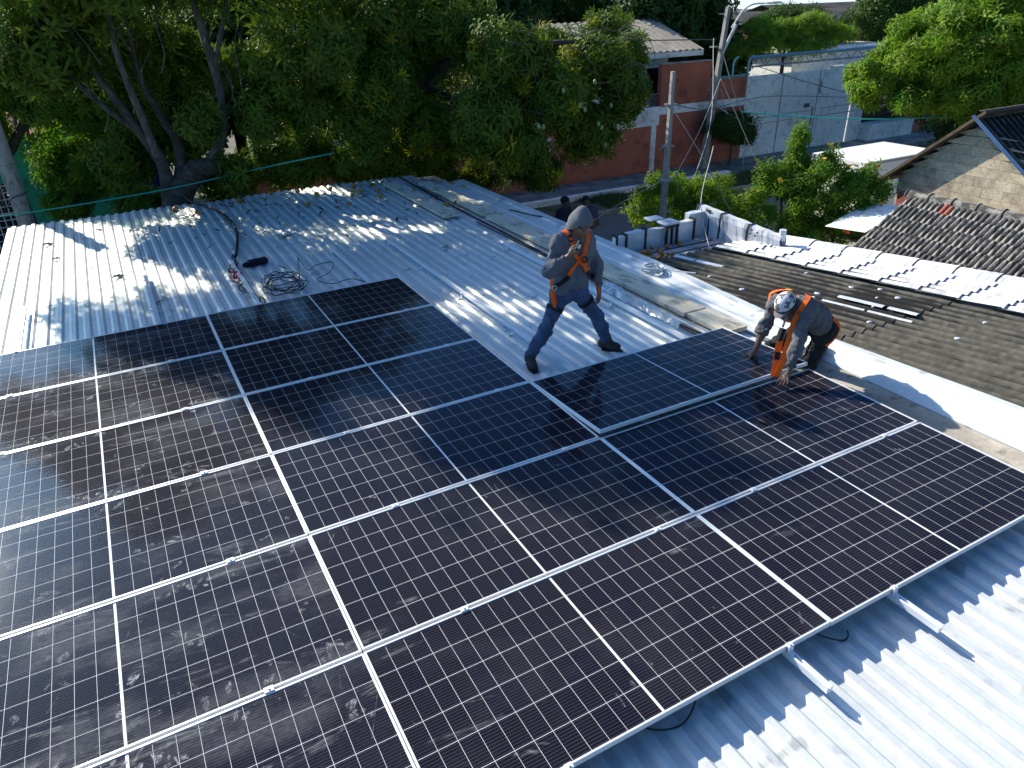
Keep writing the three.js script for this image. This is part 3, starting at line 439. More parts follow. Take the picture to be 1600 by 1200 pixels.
// ---------- white box truck ----------
{
  const t = thing('box_truck', 'white box truck parked beyond the flowering bush', 'truck'), y1 = -0.6, x0 = 15.75, x1 = 18.55, zA = -4.85, zB = -3.2, yb = GY + 0.55;
  const wm = std({ color: lin(0.82, 0.82, 0.80), roughness: 0.4 });
  part('cargo_box', span(x0, x1, yb, y1, zA, zB, 0.02), wm, t);
  const trim = std({ color: lin(0.35, 0.33, 0.32), roughness: 0.5 });
  part('edge_trim', merge([span(x0 - 0.01, x1 + 0.01, y1 - 0.07, y1 - 0.01, zB + 0.002, zB + 0.02), span(x0 - 0.02, x0 - 0.002, yb, y1 - 0.01, zB - 0.06, zB + 0.015), span(x0 - 0.02, x0 - 0.002, yb, y1 - 0.01, zA, zA + 0.06)]), trim, t);
  part('roof_seam', span(x0 + 0.9, x0 + 0.92, y1 + 0.001, y1 + 0.006, zA + 0.05, zB - 0.05), wm, t);
  const redm = std({ color: lin(0.6, 0.05, 0.03), roughness: 0.4 });
  for (const x of [x0 + 0.3, x1 - 0.45]) part('marker_light', span(x, x + 0.2, y1 - 0.16, y1 - 0.10, zB + 0.003, zB + 0.02), redm, t);
  for (const z of [zA + 0.1, zB - 0.3]) part('tail_light', span(x0 - 0.03, x0 - 0.004, yb - 0.2, yb - 0.08, z, z + 0.2), redm, t);
  part('chassis', span(x0 + 0.05, x1 + 0.1, yb - 0.2, yb - 0.004, zA + 0.3, zB - 0.3), M.black, t);
  const cab = new THREE.ExtrudeGeometry(new THREE.Shape([[0, 0], [1.5, 0], [1.55, 0.5], [1.3, 0.62], [0.95, 1.25], [0, 1.3]].map(([a, b]) => new THREE.Vector2(a, b))), { depth: zB - zA - 0.1, bevelEnabled: true, bevelSize: 0.03, bevelThickness: 0.03, bevelSegments: 2 }); cab.translate(x1 + 0.12, GY + 0.4, zA + 0.05);
  part('cab', cab, wm, t);
  part('side_window', span(x1 + 0.3, x1 + 0.95, GY + 1.05, GY + 1.5, zB - 0.04, zB + 0.03), M.darkglass, t);
  for (const [x, z] of [[x0 + 0.6, zB - 0.15], [x1 + 0.9, zB - 0.15], [x0 + 0.6, zA + 0.15], [x1 + 0.9, zA + 0.15]]) { const w = part('wheel', new THREE.CylinderGeometry(0.33, 0.33, 0.2, 20).rotateX(Math.PI / 2).translate(x, GY + 0.335, z), M.black, t); part('rim', new THREE.CylinderGeometry(0.18, 0.18, 0.22, 14).rotateX(Math.PI / 2).translate(x, GY + 0.335, z), M.aluDark, w); }
}
// ---------- poles, lamp, wires ----------
M.pole = std({ map: concMap(141, 0.60, 0.16, [1, 0.99, 0.95], [1, 0.3]), roughness: 0.95 });
M.wire = std({ color: lin(0.06, 0.06, 0.065), roughness: 0.6 }); M.palewire = std({ color: lin(0.42, 0.42, 0.40), roughness: 0.6 });
const rectPole = (x, z, y0, y1, a, b) => { const g = new THREE.CylinderGeometry(b * 0.7071, a * 0.7071, y1 - y0, 4, 8).rotateY(Math.PI / 4); g.translate(x, (y0 + y1) / 2, z); return metreUV(flat(g)); };
{
  const t = thing('street_lamp', 'tall concrete street lamp post with a white arm in front of the gate', 'street lamp');
  { const g = rectPole(18.98, -12.43, GY, 2.77, 0.22, 0.13), p = g.attributes.position; for (let i = 0; i < p.count; i++) { const k = (p.getY(i) - GY) / 5.5; p.setX(i, p.getX(i) + 0.30 * k); p.setZ(i, p.getZ(i) + 0.2 * k); } part('post', g, M.pole, t); }
  part('arm_bracket', tube([[19.22, 1.3, -12.26], [19.45, 1.75, -12.22], [19.68, 2.2, -12.18]], 0.07, 4, 8), M.whitepaint, t);
  part('arm', tube([[19.55, 2.1, -12.25], [19.95, 2.66, -12.15], [20.2, 2.80, -12.05], [20.7, 2.83, -11.85]], 0.03, 8), M.whitepaint, t);
  part('lamp_head', box(0.75, 0.08, 0.24, 20.95, 2.84, -11.8, 0.35, 0.03), M.whitepaint, t);
  part('insulator', merge([tube([[19.05, 2.55, -12.43], [19.35, 2.5, -12.43], [19.38, 2.2, -12.43]], 0.02, 6)]), M.palewire, t);
  part('clamp_band', merge([span(18.87, 19.09, 1.5, 1.54, -12.54, -12.32), span(18.87, 19.09, 0.1, 0.13, -12.54, -12.32)]), M.steel, t);
}
{
  const t = thing('utility_pole', 'slim concrete utility pole standing in front of the round hedge', 'utility pole');
  part('post', rectPole(9.55, -3.33, GY, 1.84, 0.135, 0.07), M.pole, t);
  part('wire_clamp', merge([span(9.45, 9.65, 1.22, 1.25, -3.42, -3.24), tube([[9.45, 1.24, -3.3], [9.36, 1.2, -3.3], [9.30, 1.22, -3.3]], 0.012, 5)]), M.steel, t);
  part('wire_clamp', merge([span(9.45, 9.65, 0.42, 0.45, -3.42, -3.24), tube([[9.45, 0.44, -3.3], [9.3, 0.38, -3.3]], 0.012, 5)]), M.steel, t);
  part('wire_clamp', merge([span(9.44, 9.66, -0.26, -0.22, -3.43, -3.23), tube([[9.65, -0.24, -3.3], [9.76, -0.18, -3.28], [9.82, -0.12, -3.28]], 0.014, 5)]), M.palewire, t);
}
{
  const t = thing('round_pole', 'thick round concrete pole at the left edge beside the green wall', 'utility pole');
  part('shaft', metreUV(flat(new THREE.CylinderGeometry(0.125, 0.165, 4.9, 20, 10).translate(-2.24, GY + 2.45, -8.0))), M.pole, t);
  for (const y of [0.85, 0.30, -0.08]) part('band', new THREE.TorusGeometry(0.148 - 0.006 * (y + 0.2), 0.008, 6, 22).rotateX(Math.PI / 2).translate(-2.24, y - 0.15, -8.0), M.steel, t);
  part('cable_loop', tube([[-2.38, 0.3, -7.95], [-2.5, 0.15, -7.85], [-2.45, -0.05, -7.85], [-2.34, 0.1, -7.84], [-2.14, 0.15, -7.83], [-2.06, 0.18, -7.95]], 0.012, 6), M.wire, t);
}
const wireThing = (pts, r, m, label, name = 'overhead_wire') => solo(name, tube(pts, r, 5, 40), m, label, 'wire');
M.teal = std({ color: lin(0.02, 0.36, 0.30), roughness: 0.5 });
wireThing([[-2.9, -0.02, -6.95], [-1.4, 0.02, -6.92], [0.4, 0.12, -6.9], [2.2, 0.3, -6.9], [3.6, 0.42, -6.9]], 0.014, M.teal, 'teal cable strung along the back edge of the metal roof', 'teal_cable');
wireThing([[17.3, -0.15, -9.1], [19.8, -0.35, -7.0], [22.5, -0.3, -5.0]], 0.022, M.teal, 'teal cable crossing in front of the white gate', 'teal_cable');
wireThing([[18.98, 1.75, -12.4], [14, 1.95, -12.2], [8, 2.3, -12]], 0.018, M.wire, 'dark wire running left from the street lamp post');
wireThing([[9.55, 1.24, -3.33], [13, 0.6, -6], [19, 0.15, -9.5], [28, -0.8, -11.5]], 0.012, M.wire, 'long dark wire from the utility pole across the gate');
wireThing([[19.0, -0.3, -12.3], [20.2, -1.05, -11.6], [21.2, -1.0, -11.2], [25, -0.75, -10.2], [30.5, 0.0, -9]], 0.02, M.palewire, 'pale wire sagging from the lamp post past the gate');
wireThing([[21.9, 0.7, -13.2], [24, 0.05, -12.6], [27, -0.7, -12], [31, -1.4, -11.5]], 0.014, M.wire, 'dark wire slanting down across the gate from the truss');
wireThing([[19.35, 0.15, -12.3], [19.8, -1.2, -11.9], [20.15, -1.1, -11.7]], 0.016, M.palewire, 'pale drop wire looping beside the lamp post');
wireThing([[19.2, 1.5, -12.3], [19.75, 0.0, -12.0], [20.15, -1.1, -11.7], [20.1, -2.6, -11.5]], 0.016, M.palewire, 'pale drop wire hanging to the pavement beside the gate');
wireThing([[16.2, 0.9, -9], [15.2, -0.4, -8.6], [14.0, -1.6, -8.2]], 0.010, M.palewire, 'thin guy wire slanting left of the lamp post');
wireThing([[16.2, 0.9, -9], [16.8, -0.4, -8.6], [17.6, -2.2, -8.0]], 0.010, M.palewire, 'thin guy wire slanting right, in front of the lamp post');
wireThing([[18.9, 1.8, -12.4], [15, -0.3, -8], [11.5, -1.4, -5], [9.82, -0.14, -3.28]], 0.010, M.palewire, 'thin wire from the lamp post to the utility pole');
wireThing([[9.55, 1.22, -3.33], [10.2, 0.2, -3.0], [11.2, -1.5, -2.6]], 0.008, M.palewire, 'thin guy wire from the utility pole to the hedge');
wireThing([[9.55, -0.24, -3.33], [8.7, -0.75, -3.8], [7.6, -1.6, -4.4]], 0.008, M.palewire, 'thin guy wire low on the utility pole');
wireThing([[8.4, 0.9, -0.8], [7.5, 0.2, 0.0], [7.05, -0.22, 0.75], [6.8, -0.2, 1.0]], 0.007, M.palewire, 'thin wire coming down onto the silver parapet roof');
// far houses beyond the trees
{
  const t = thing('far_house', 'far house with a grey roof seen between the trees at the top right', 'house');
  part('wall', metreUV(span(42, 56, GY, 1.4, -36, -28)), M.whitepaint, t); part('roof', metreUV(sheet([[41, 0], [57, 0]], [-27.5, -32, -36.5], (x, y, z) => [x, 2.4 - Math.abs(z + 32) * 0.28, z])), M.fibro, t);
  for (const x of [44, 48, 52]) part('window', span(x, x + 1.4, -0.3, 0.9, -28.02, -27.95), M.darkglass, t);
  const u = thing('far_house', 'far low house with a brown wall behind the street trees', 'house');
  part('wall', metreUV(span(30, 40, GY, 1.5, -27, -21)), std({ map: concMap(151, 0.5, 0.1, [1, 0.7, 0.6], [0.2, 0.2]), roughness: 0.9 }), u); part('roof', metreUV(sheet([[29.5, 0], [40.5, 0]], [-20.5, -24, -27.5], (x, y, z) => [x, 2.25 - Math.abs(z + 24) * 0.2, z])), M.fibro, u);
  for (const x of [32, 35.5]) part('window', span(x, x + 1.1, -0.2, 0.9, -21.02, -20.95), M.darkglass, u);
  const w = thing('far_house', 'bright white low house in the yard behind the gate', 'house');
  part('wall', metreUV(span(27.5, 34, GY, 0.7, -20, -16.5)), M.whitepaint, w); part('roof', metreUV(span(27.2, 34.3, 0.703, 0.85, -20.3, -16.2)), M.whitepaint, w); part('door', span(28.6, 29.3, GY, -0.6, -16.52, -16.45), std({ color: lin(0.2, 0.02, 0.03), roughness: 0.6 }), w);
}
// ---------- trees: bark limbs and crowns of leaf sprays ----------
const barkMap = dataTex(256, 512, (u, v) => { const a = fbm(u, v, 6, 5, 161), b = fbm(u * 1, v * 0.3, 32, 3, 163); const g = 0.34 + 0.22 * (a - 0.5) + 0.22 * (b - 0.5); return [g * 1.04, g * 0.97, g * 0.88]; }, true);
M.bark = std({ color: lin(0.62, 0.6, 0.58), map: barkMap, bumpMap: barkMap, bumpScale: 0.02, roughness: 0.97 });
M.palebark = std({ color: lin(1.05, 1.05, 1.05), map: barkMap, bumpMap: barkMap, bumpScale: 0.015, roughness: 0.97 });
M.cutwood = std({ map: dataTex(128, 128, (u, v) => { const r = Math.hypot(u - 0.5, v - 0.5) * 2, g = 0.52 + 0.10 * Math.sin(r * 40 + 4 * fbm(u, v, 5, 3, 171)) - 0.12 * r; return [g * 1.05, g * 0.9, g * 0.72]; }, true), roughness: 0.95 });
function leafGeo(list) {                                       // list of leaves: origin, direction, length, width, droop
  const P = [];
  for (const [o, d, L, W, dr] of list) {
    const side = V3().crossVectors(d, V3(0, 1, 0)); if (side.lengthSq() < 1e-4) side.set(1, 0, 0); side.normalize();
    const up = V3().crossVectors(side, d).normalize();
    const q = (t, w, f) => { const b = o.clone().addScaledVector(d, L * t); b.y -= dr * L * t * t; return b.addScaledVector(side, W * w).addScaledVector(up, f * W); };
    const a = q(0, 0, 0), m1 = q(0.35, 0, -0.12), m2 = q(0.72, 0, -0.1), e = q(1, 0, 0), l1 = q(0.35, -0.5, 0.12), r1 = q(0.35, 0.5, 0.12), l2 = q(0.72, -0.36, 0.08), r2 = q(0.72, 0.36, 0.08);
    for (const v of [a, m1, l1, a, r1, m1, m1, m2, l1, l1, m2, l2, m1, r1, r2, m1, r2, m2, l2, m2, e, m2, r2, e]) P.push(v.x, v.y, v.z);
  }
  const g = new THREE.BufferGeometry(); g.setAttribute('position', new THREE.Float32BufferAttribute(P, 3)); g.computeVertexNormals(); return g;
}
function spray(kind, seed) {                                   // one spray of leaves about the origin, growing towards +y
  const R = rng(seed), L = [];
  if (kind === 'mango') for (let i = 0; i < 13; i++) { const a = i * 2.4 + R() * 0.5, e = 0.9 - 1.25 * (i / 13) + 0.3 * R(); L.push([V3(0, -0.012 * i, 0), V3(Math.cos(a) * Math.cos(e), Math.sin(e), Math.sin(a) * Math.cos(e)), 0.17 + 0.08 * R(), 0.042 + 0.012 * R(), 0.25 + 0.55 * R()]); }
  if (kind === 'bushy') for (let i = 0; i < 22; i++) { const a = R() * 6.28, e = -0.5 + 1.7 * R(), o = V3((R() - 0.5) * 0.2, (R() - 0.5) * 0.2, (R() - 0.5) * 0.2); L.push([o, V3(Math.cos(a) * Math.cos(e), Math.sin(e), Math.sin(a) * Math.cos(e)), 0.06 + 0.05 * R(), 0.024 + 0.012 * R(), 0.3 * R()]); }
  if (kind === 'broad') for (let i = 0; i < 12; i++) { const a = i * 2.4 + R(), e = 0.7 - 1.0 * (i / 12) + 0.4 * R(); L.push([V3((R() - 0.5) * 0.1, -0.02 * i, (R() - 0.5) * 0.1), V3(Math.cos(a) * Math.cos(e), Math.sin(e), Math.sin(a) * Math.cos(e)), 0.20 + 0.12 * R(), 0.07 + 0.03 * R(), 0.3 + 0.4 * R()]); }
  if (kind === 'feather') for (let f = 0; f < 5; f++) { const a = f * 1.257 + R() * 0.6, d = V3(Math.cos(a), 0.25 + 0.3 * R(), Math.sin(a)).normalize(); for (let k = 1; k <= 8; k++) for (const s of [-1, 1]) { const o = d.clone().multiplyScalar(0.05 * k); o.y -= 0.012 * k * k * 0.1; const sd = V3().crossVectors(d, V3(0, 1, 0)).normalize().multiplyScalar(s).addScaledVector(d, 0.35).normalize(); L.push([o, sd, 0.10, 0.03, 0.2]); } }
  return leafGeo(L);
}
const sprays = { mango: spray('mango', 3), bushy: spray('bushy', 5), broad: spray('broad', 7), feather: spray('feather', 9) };
const leafMat = (c, tr = 0.3, rough = 0.6) => phys({ color: lin(...c), roughness: rough, transmission: tr, thickness: 0, specularIntensity: 0.28 });
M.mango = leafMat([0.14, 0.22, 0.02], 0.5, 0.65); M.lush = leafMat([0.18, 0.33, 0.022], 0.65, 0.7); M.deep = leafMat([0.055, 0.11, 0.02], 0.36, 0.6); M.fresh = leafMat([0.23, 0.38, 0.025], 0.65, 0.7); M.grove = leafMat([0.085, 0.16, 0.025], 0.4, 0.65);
// crown: sprays spread through a set of ellipsoids [x, y, z, rx, ry, rz, count]; the shell is fuller than the core; holes follow a noise
function crown(parent, kind, m, blobs, seed, { size = 1, hole = 0.0, tint = 0.35, hang = 0.25, accent } = {}) {
  const R = rng(seed), T = [], q = new THREE.Quaternion(), e = new THREE.Euler(), col = new THREE.Color(), up = V3(0, 1, 0);
  for (const [x, y, z, rx, ry, rz, n] of blobs) for (let i = 0; i < n; i++) {
    const th = R() * 6.283, cz = 2 * R() - 1, s = Math.sqrt(1 - cz * cz), rad = Math.pow(R(), 0.42) * (0.86 + 0.3 * R());
    const d = V3(Math.cos(th) * s, cz, Math.sin(th) * s), p = V3(x + d.x * rx * rad, y + d.y * ry * rad, z + d.z * rz * rad);
    if (hole && n3(p.x * 0.9 + seed, p.y * 0.9, p.z * 0.9) + 0.5 * n3(p.x * 2.1, p.y * 2.1 + seed, p.z * 2.1) < hole - 0.55) continue;
    const dir = d.clone().multiply(V3(1, 0.8, 1)).add(V3((R() - 0.5) * 0.9, hang + (R() - 0.5) * 0.9, (R() - 0.5) * 0.9)).normalize();
    q.setFromUnitVectors(up, dir); const sc = size * (0.75 + 0.55 * R());
    const k = 1 - tint / 2 + tint * R(), y2 = accent && R() < accent ? 1 : 0;
    T.push([new THREE.Matrix4().compose(p, q.clone().multiply(new THREE.Quaternion().setFromAxisAngle(up, R() * 6.28)), V3(sc, sc, sc)), col.clone().setRGB(k * (1 + 0.35 * (R() - 0.4) + 2.2 * y2), k * (1 + 0.9 * y2), k * (0.9 + 0.2 * R()))]);
  }
  const im = new THREE.InstancedMesh(sprays[kind], m, T.length); T.forEach(([mt, c], i) => { im.setMatrixAt(i, mt); im.setColorAt(i, c); });
  im.name = 'crown'; im.castShadow = im.receiveShadow = true; im.userData.kind = 'stuff'; parent.add(im); return T;
}
// rounded clumps standing out of a crown's surface, each its own small cloud of sprays
function clumps([x, y, z], [rx, ry, rz], n, r, count, seed) { const R = rng(seed), o = []; for (let i = 0; i < n; i++) { const a = i * 2.39996, c = 1 - (2 * (i + 0.5)) / n * 0.92, s = Math.sqrt(1 - c * c), k = 0.72 + 0.36 * R(), q = r * (0.6 + 0.8 * R()); o.push([x + rx * k * s * Math.cos(a), y + ry * k * c, z + rz * k * s * Math.sin(a), q * 1.1, q * 0.7, q * 1.1, Math.round(count * (0.6 + 0.8 * R()))]); } return o; }
// --- mango tree A: trunk just behind the metal roof, cut limb, pale upright stems
{
  const t = thing('mango_tree', 'dark mango tree with a sawn-off limb just behind the metal roof', 'tree'), L = (pts, r, m = M.bark, seg = 10) => part('limb', taper(pts, r, seg, 8, 0.35, pts[0][0] * 7), m, t);
  part('trunk', taper([[0.25, GY, -7.5], [0.3, -1.2, -7.45], [0.42, -0.25, -7.4], [0.62, 0.02, -7.4]], [0.36, 0.3, 0.27, 0.24], 14, 8, 0.3, 3), M.bark, t);
  const cutL = part('limb', taper([[0.45, -0.35, -7.4], [0.7, 0.12, -7.38], [1.05, 0.36, -7.32], [1.42, 0.34, -7.25], [1.70, 0.25, -7.18]], [0.25, 0.24, 0.20, 0.17, 0.155], 14, 8, 0.25, 9), M.bark, t);
  { const c = new THREE.CircleGeometry(0.158, 18); c.lookAt(V3(0.95, -0.28, 0.25).normalize()); c.translate(1.705, 0.248, -7.175); part('cut_face', c, M.cutwood, cutL); }
  L([[1.15, 0.34, -7.32], [1.45, 0.72, -7.4], [1.62, 1.15, -7.45], [1.68, 1.7, -7.42], [1.62, 2.4, -7.4], [1.5, 3.4, -7.3], [1.4, 4.6, -7.1]], [0.14, 0.11, 0.085, 0.08, 0.075, 0.06, 0.03], M.palebark);
  L([[1.64, 2.1, -7.4], [1.95, 2.9, -7.3], [2.3, 4.0, -7.0]], [0.05, 0.045, 0.02], M.palebark);
  L([[0.35, -0.25, -7.4], [0.36, 0.3, -7.42], [0.33, 0.62, -7.45], [0.1, 1.1, -7.5], [-0.12, 1.6, -7.55], [-0.45, 2.35, -7.5], [-0.7, 3.3, -7.3], [-0.8, 4.6, -7.0]], [0.17, 0.14, 0.12, 0.085, 0.08, 0.07, 0.05, 0.03]);
  L([[0.3, 0.65, -7.42], [0.22, 1.2, -7.35], [0.12, 1.8, -7.3], [0.02, 2.6, -7.2], [0.15, 3.6, -7.0], [0.3, 5, -6.8]], [0.085, 0.075, 0.06, 0.05, 0.045, 0.02], M.palebark);
  L([[0.6, 0.1, -7.45], [0.72, 0.8, -7.6], [0.55, 1.3, -7.7], [0.35, 2.0, -7.8], [0.4, 3.4, -7.8]], [0.12, 0.09, 0.07, 0.05, 0.03]);
  L([[0.1, 1.1, -7.5], [-0.35, 1.55, -7.6], [-0.8, 2.2, -7.6], [-1.1, 3.2, -7.4]], [0.07, 0.06, 0.05, 0.03]);
  const tw = []; const R = rng(71); for (let i = 0; i < 26; i++) { const x = -0.6 + R() * 3.2, y = 0.9 + R() * 2.4, z = -7.5 + R() * 0.5; tw.push(taper([[x, y, z], [x + (R() - 0.5) * 0.3, y + 0.3, z], [x + (R() - 0.5) * 0.7, y + 0.6 + R() * 0.4, z + (R() - 0.5) * 0.5]], [0.016, 0.012, 0.005], 5, 4)); }
  const twg = part('twigs', merge(tw), M.palebark, t); twg.userData.kind = 'stuff';
  crown(t, 'mango', M.mango, [
    [-0.3, 3.9, -7.6, 1.9, 1.2, 1.5, 1000], [1.6, 4.5, -7.2, 2.1, 1.5, 1.6, 820], [3.6, 3.6, -7.0, 1.7, 1.5, 1.4, 430], [-1.1, 2.5, -7.6, 0.95, 0.65, 0.6, 280], [-0.9, 6.3, -7.0, 2.1, 1.3, 1.4, 1000], [-2.8, 4.2, -7.3, 1.2, 1.1, 1.1, 420], [-1.8, 5.3, -7.1, 1.4, 1.3, 1.2, 700],
    [2.3, 1.25, -7.1, 0.5, 0.55, 0.45, 150], [1.15, 1.25, -7.0, 0.45, 0.4, 0.4, 90], [1.55, 0.35, -6.95, 0.35, 0.35, 0.3, 70], [2.2, 2.5, -8.4, 1.5, 0.9, 0.9, 420], [3.4, 1.4, -8.0, 0.8, 1.1, 0.8, 380],
    [-0.3, 0.55, -8.6, 0.7, 0.7, 0.6, 200], [-1.1, 2.7, -8.4, 0.9, 0.9, 0.9, 330], [0.9, 0.6, -8.6, 0.5, 0.5, 0.5, 90], [-0.2, -0.35, -8.0, 0.55, 0.25, 0.35, 100], [4.4, 0.6, -7.5, 0.9, 0.7, 0.6, 260], [3.6, 2.6, -6.4, 0.9, 0.8, 0.8, 260],
      [0.6, 2.2, -9.0, 1.5, 1.2, 0.7, 620], [1.7, -0.25, -8.7, 0.9, 0.5, 0.5, 210], [3.1, 0.15, -8.5, 1.2, 0.7, 0.6, 380], [4.6, 1.6, -7.3, 0.8, 0.9, 0.6, 330], [2.9, 2.2, -7.2, 0.9, 0.8, 0.6, 330], [0.7, 1.2, -9.3, 1.2, 0.9, 0.5, 330],
  ], 501, { size: 1.15, hole: 0.45, tint: 0.5 });
}
// --- mango tree B: hanging crown over the street with fruit
{
  const t = thing('mango_tree', 'spreading mango tree with hanging green fruit above the pavement', 'tree'), L = (pts, r, m = M.bark) => part('limb', taper(pts, r, 10, 8, 0.3, pts[0][0]), m, t);
  part('trunk', taper([[6.4, GY, -9.2], [6.3, -1.5, -9.1], [6.1, -0.4, -9.0], [5.9, 0.6, -8.9]], [0.32, 0.26, 0.22, 0.2], 12, 8, 0.3, 5), M.bark, t);
  L([[5.9, 0.5, -8.9], [5.3, 1.2, -8.3], [5.15, 1.7, -7.9], [5.0, 2.8, -7.6]], [0.17, 0.14, 0.12, 0.07]);
  L([[5.95, 0.5, -8.9], [6.4, 1.6, -8.2], [7.0, 2.1, -7.2], [7.6, 2.3, -6.2], [8.6, 2.35, -5.4]], [0.17, 0.13, 0.11, 0.09, 0.04]);
  L([[6.3, 1.4, -8.3], [7.0, 1.1, -7.0], [7.9, 1.3, -5.8], [8.9, 1.1, -5.3]], [0.10, 0.08, 0.06, 0.03]);
  const tw = [], R = rng(73); for (let i = 0; i < 40; i++) { const x = 6.7 + R() * 3.4, y = 0.8 + R() * 1.9, z = -5.9 + R() * 1.1; tw.push(taper([[x, y, z], [x + 0.2 + R() * 0.2, y + (R() - 0.5) * 0.3, z], [x + 0.4 + R() * 0.5, y + (R() - 0.7) * 0.7, z + (R() - 0.5) * 0.5]], [0.010, 0.008, 0.004], 5, 4)); }
  const twg = part('twigs', merge(tw), M.palebark, t); twg.userData.kind = 'stuff';
  crown(t, 'mango', M.mango, [
    [5, 2.6, -8.2, 1.4, 1.3, 1.2, 700], [5, 1.6, -6.9, 0.75, 0.75, 0.6, 280], [4.6, 0.7, -7.2, 0.6, 0.6, 0.5, 170], [6.6, 2.7, -7.9, 1.4, 1, 1.2, 620], [6, 0.6, -7.4, 0.9, 0.7, 0.7, 330], [6.51, 0.9, -5.43, 0.85, 0.77, 0.63, 480],
    [7.32, 0.23, -5.43, 0.68, 0.68, 0.54, 330], [7.95, -0.27, -5.7, 0.54, 0.45, 0.45, 190], [7.3, 2.0, -5.9, 1.1, 0.85, 0.85, 480], [8.49, 1.22, -5.61, 0.99, 0.9, 0.72, 420], [9.21, 0.5, -5.88, 0.81, 0.81, 0.63, 330], [9.48, 1.76, -5.97, 0.9, 0.81, 0.81, 260], [9.9, 1.35, -5.6, 0.6, 0.75, 0.5, 150], [9.75, 0.35, -5.9, 0.45, 0.55, 0.45, 110], [12.3, 1.7, -9.8, 0.9, 0.7, 0.6, 160], [4.9, -0.15, -8.4, 1.2, 0.6, 0.5, 320], [6.7, -0.35, -8.6, 1.2, 0.6, 0.5, 280], [10.3, 1.2, -5.7, 0.55, 0.75, 0.5, 150], [10.5, 1.9, -5.9, 0.5, 0.6, 0.5, 70], [12.5, 2.4, -9.8, 1.0, 0.5, 0.7, 100], [6.5, 1.9, -9.2, 1.8, 1.4, 0.9, 560], [10.9, 2.0, -9.8, 1.1, 0.6, 0.8, 200], [5.4, -0.3, -8.4, 1.1, 0.7, 0.6, 260], [7.6, -0.9, -8.6, 1, 0.6, 0.5, 200],
  ], 502, { size: 1.12, hole: 0.26, tint: 0.55, accent: 0.06, hang: 0.0 });
  const fg = new THREE.SphereGeometry(0.05, 10, 8).scale(0.8, 1.15, 0.75), fm = std({ color: lin(0.26, 0.36, 0.13), roughness: 0.45 });
  for (const [x, y, z] of [[7.28, 0.87, -4.67], [7.41, 0.84, -4.71], [8.36, 1.17, -4.80], [8.49, 1.08, -4.80], [9.03, 0.72, -5.07], [9.12, 0.63, -5.07], [9.30, 0.23, -5.16], [9.75, 1.53, -5.34], [9.93, 1.31, -5.34], [8.85, 1.58, -4.98], [7.95, 1.49, -4.80], [9.48, 1.04, -5.25]]) { const f = part('mango_fruit', fg, fm, t); f.position.set(x, y, z); part('stalk', tube([[0, 0.05, 0], [0.02, 0.25, -0.05], [0.0, 0.4, -0.15]], 0.004, 4), M.palebark, f); }
}
const simpleTree = (name, label, base, h, r, kind, m, blobs, seed, opt, limbs = []) => {
  const t = thing(name, label, 'tree');
  part('trunk', taper([[base[0], GY, base[1]], [base[0] + 0.05, GY + h * 0.5, base[1]], [base[0], GY + h, base[1]]], [r, r * 0.8, r * 0.55], 10, 6, 0.25, seed), M.bark, t);
  for (const l of limbs) part('limb', taper(l, [r * 0.5, r * 0.35, r * 0.15], 7, 6, 0.2, seed), M.bark, t);
  const T = crown(t, kind, m, blobs, seed, opt); return [t, T];
};
const lb = (b, h, tips) => tips.map(([x, y, z]) => [[b[0], GY + h, b[1]], [(b[0] + x) / 2, (GY + h + y) / 2 + 0.2, (b[1] + z) / 2], [x, y, z]]);
simpleTree('leafy_tree', 'leafy tree at the top left above the green wall', [-2.6, -11.6], 3.2, 0.2, 'mango', M.lush, [[-2.2, 2.3, -11.6, 1.5, 1.2, 0.9, 900], [-1.0, 1.5, -11.3, 1.3, 1.2, 0.8, 700], [-2.9, 1.1, -11.6, 0.8, 0.8, 0.7, 260], [-1.3, 0.0, -11.4, 0.9, 0.9, 0.6, 420], [-0.3, 2.7, -11.8, 1.2, 0.8, 0.8, 420], [-1.6, -0.8, -11.2, 0.6, 0.4, 0.4, 160]], 601, { size: 1.05, hole: 0.22, tint: 0.5 }, lb([-2.6, -11.6], 3, [[-1.2, 1.4, -11.4], [-3, 1.8, -11.6], [-0.6, 2.4, -11.6]]));
simpleTree('shrub_tree', 'low yellow-green shrub between the trunk and the blue wall', [-0.1, -10.4], 1.0, 0.08, 'broad', M.fresh, [[0.0, -0.75, -10.4, 0.5, 0.35, 0.4, 110], [-0.5, -0.2, -10.6, 0.4, 0.4, 0.4, 70]], 603, { size: 0.8, tint: 0.5 });
const back = [[20.8, -23.6], [15.5, -27], [20.5, -29], [-7, -17], [-1.5, -18.5], [3.2, -16.2], [7.5, -17.5], [11.8, -17], [10.5, -22], [1, -24], [-5, -25], [17, -22.5]];
const backWhere = ['at the top edge between the mango crown and the white house roof', 'at the skyline left of the white house roof', 'at the skyline above the white house roof', 'far left behind the green house', 'behind the green and blue house', 'behind the sawn mango trunk', 'behind the two mango crowns', 'left of the white house', 'far back left of the white house', 'far back behind the mango trunk', 'far back beyond the green house', 'behind the white house roof'];
back.forEach(([x, z], i) => simpleTree('dark_tree', 'dense dark tree ' + backWhere[i], [x, z], 3.4, 0.25, 'broad', i % 2 ? M.deep : M.grove, [[x, 2.2, z, 2.6, 2.2, 1.8, 900], [x - 1.6, 0.6, z + 0.8, 1.7, 1.5, 1.3, 480], [x + 1.7, 0.4, z + 0.8, 1.7, 1.5, 1.3, 480], [x, 4, z, 1.8, 1.3, 1.5, 350]], 620 + i, { size: 1.35, hole: 0.12, tint: 0.45 }, lb([x, z], 3.2, [[x - 1.4, 1.5, z], [x + 1.4, 1.6, z + 0.3]])));
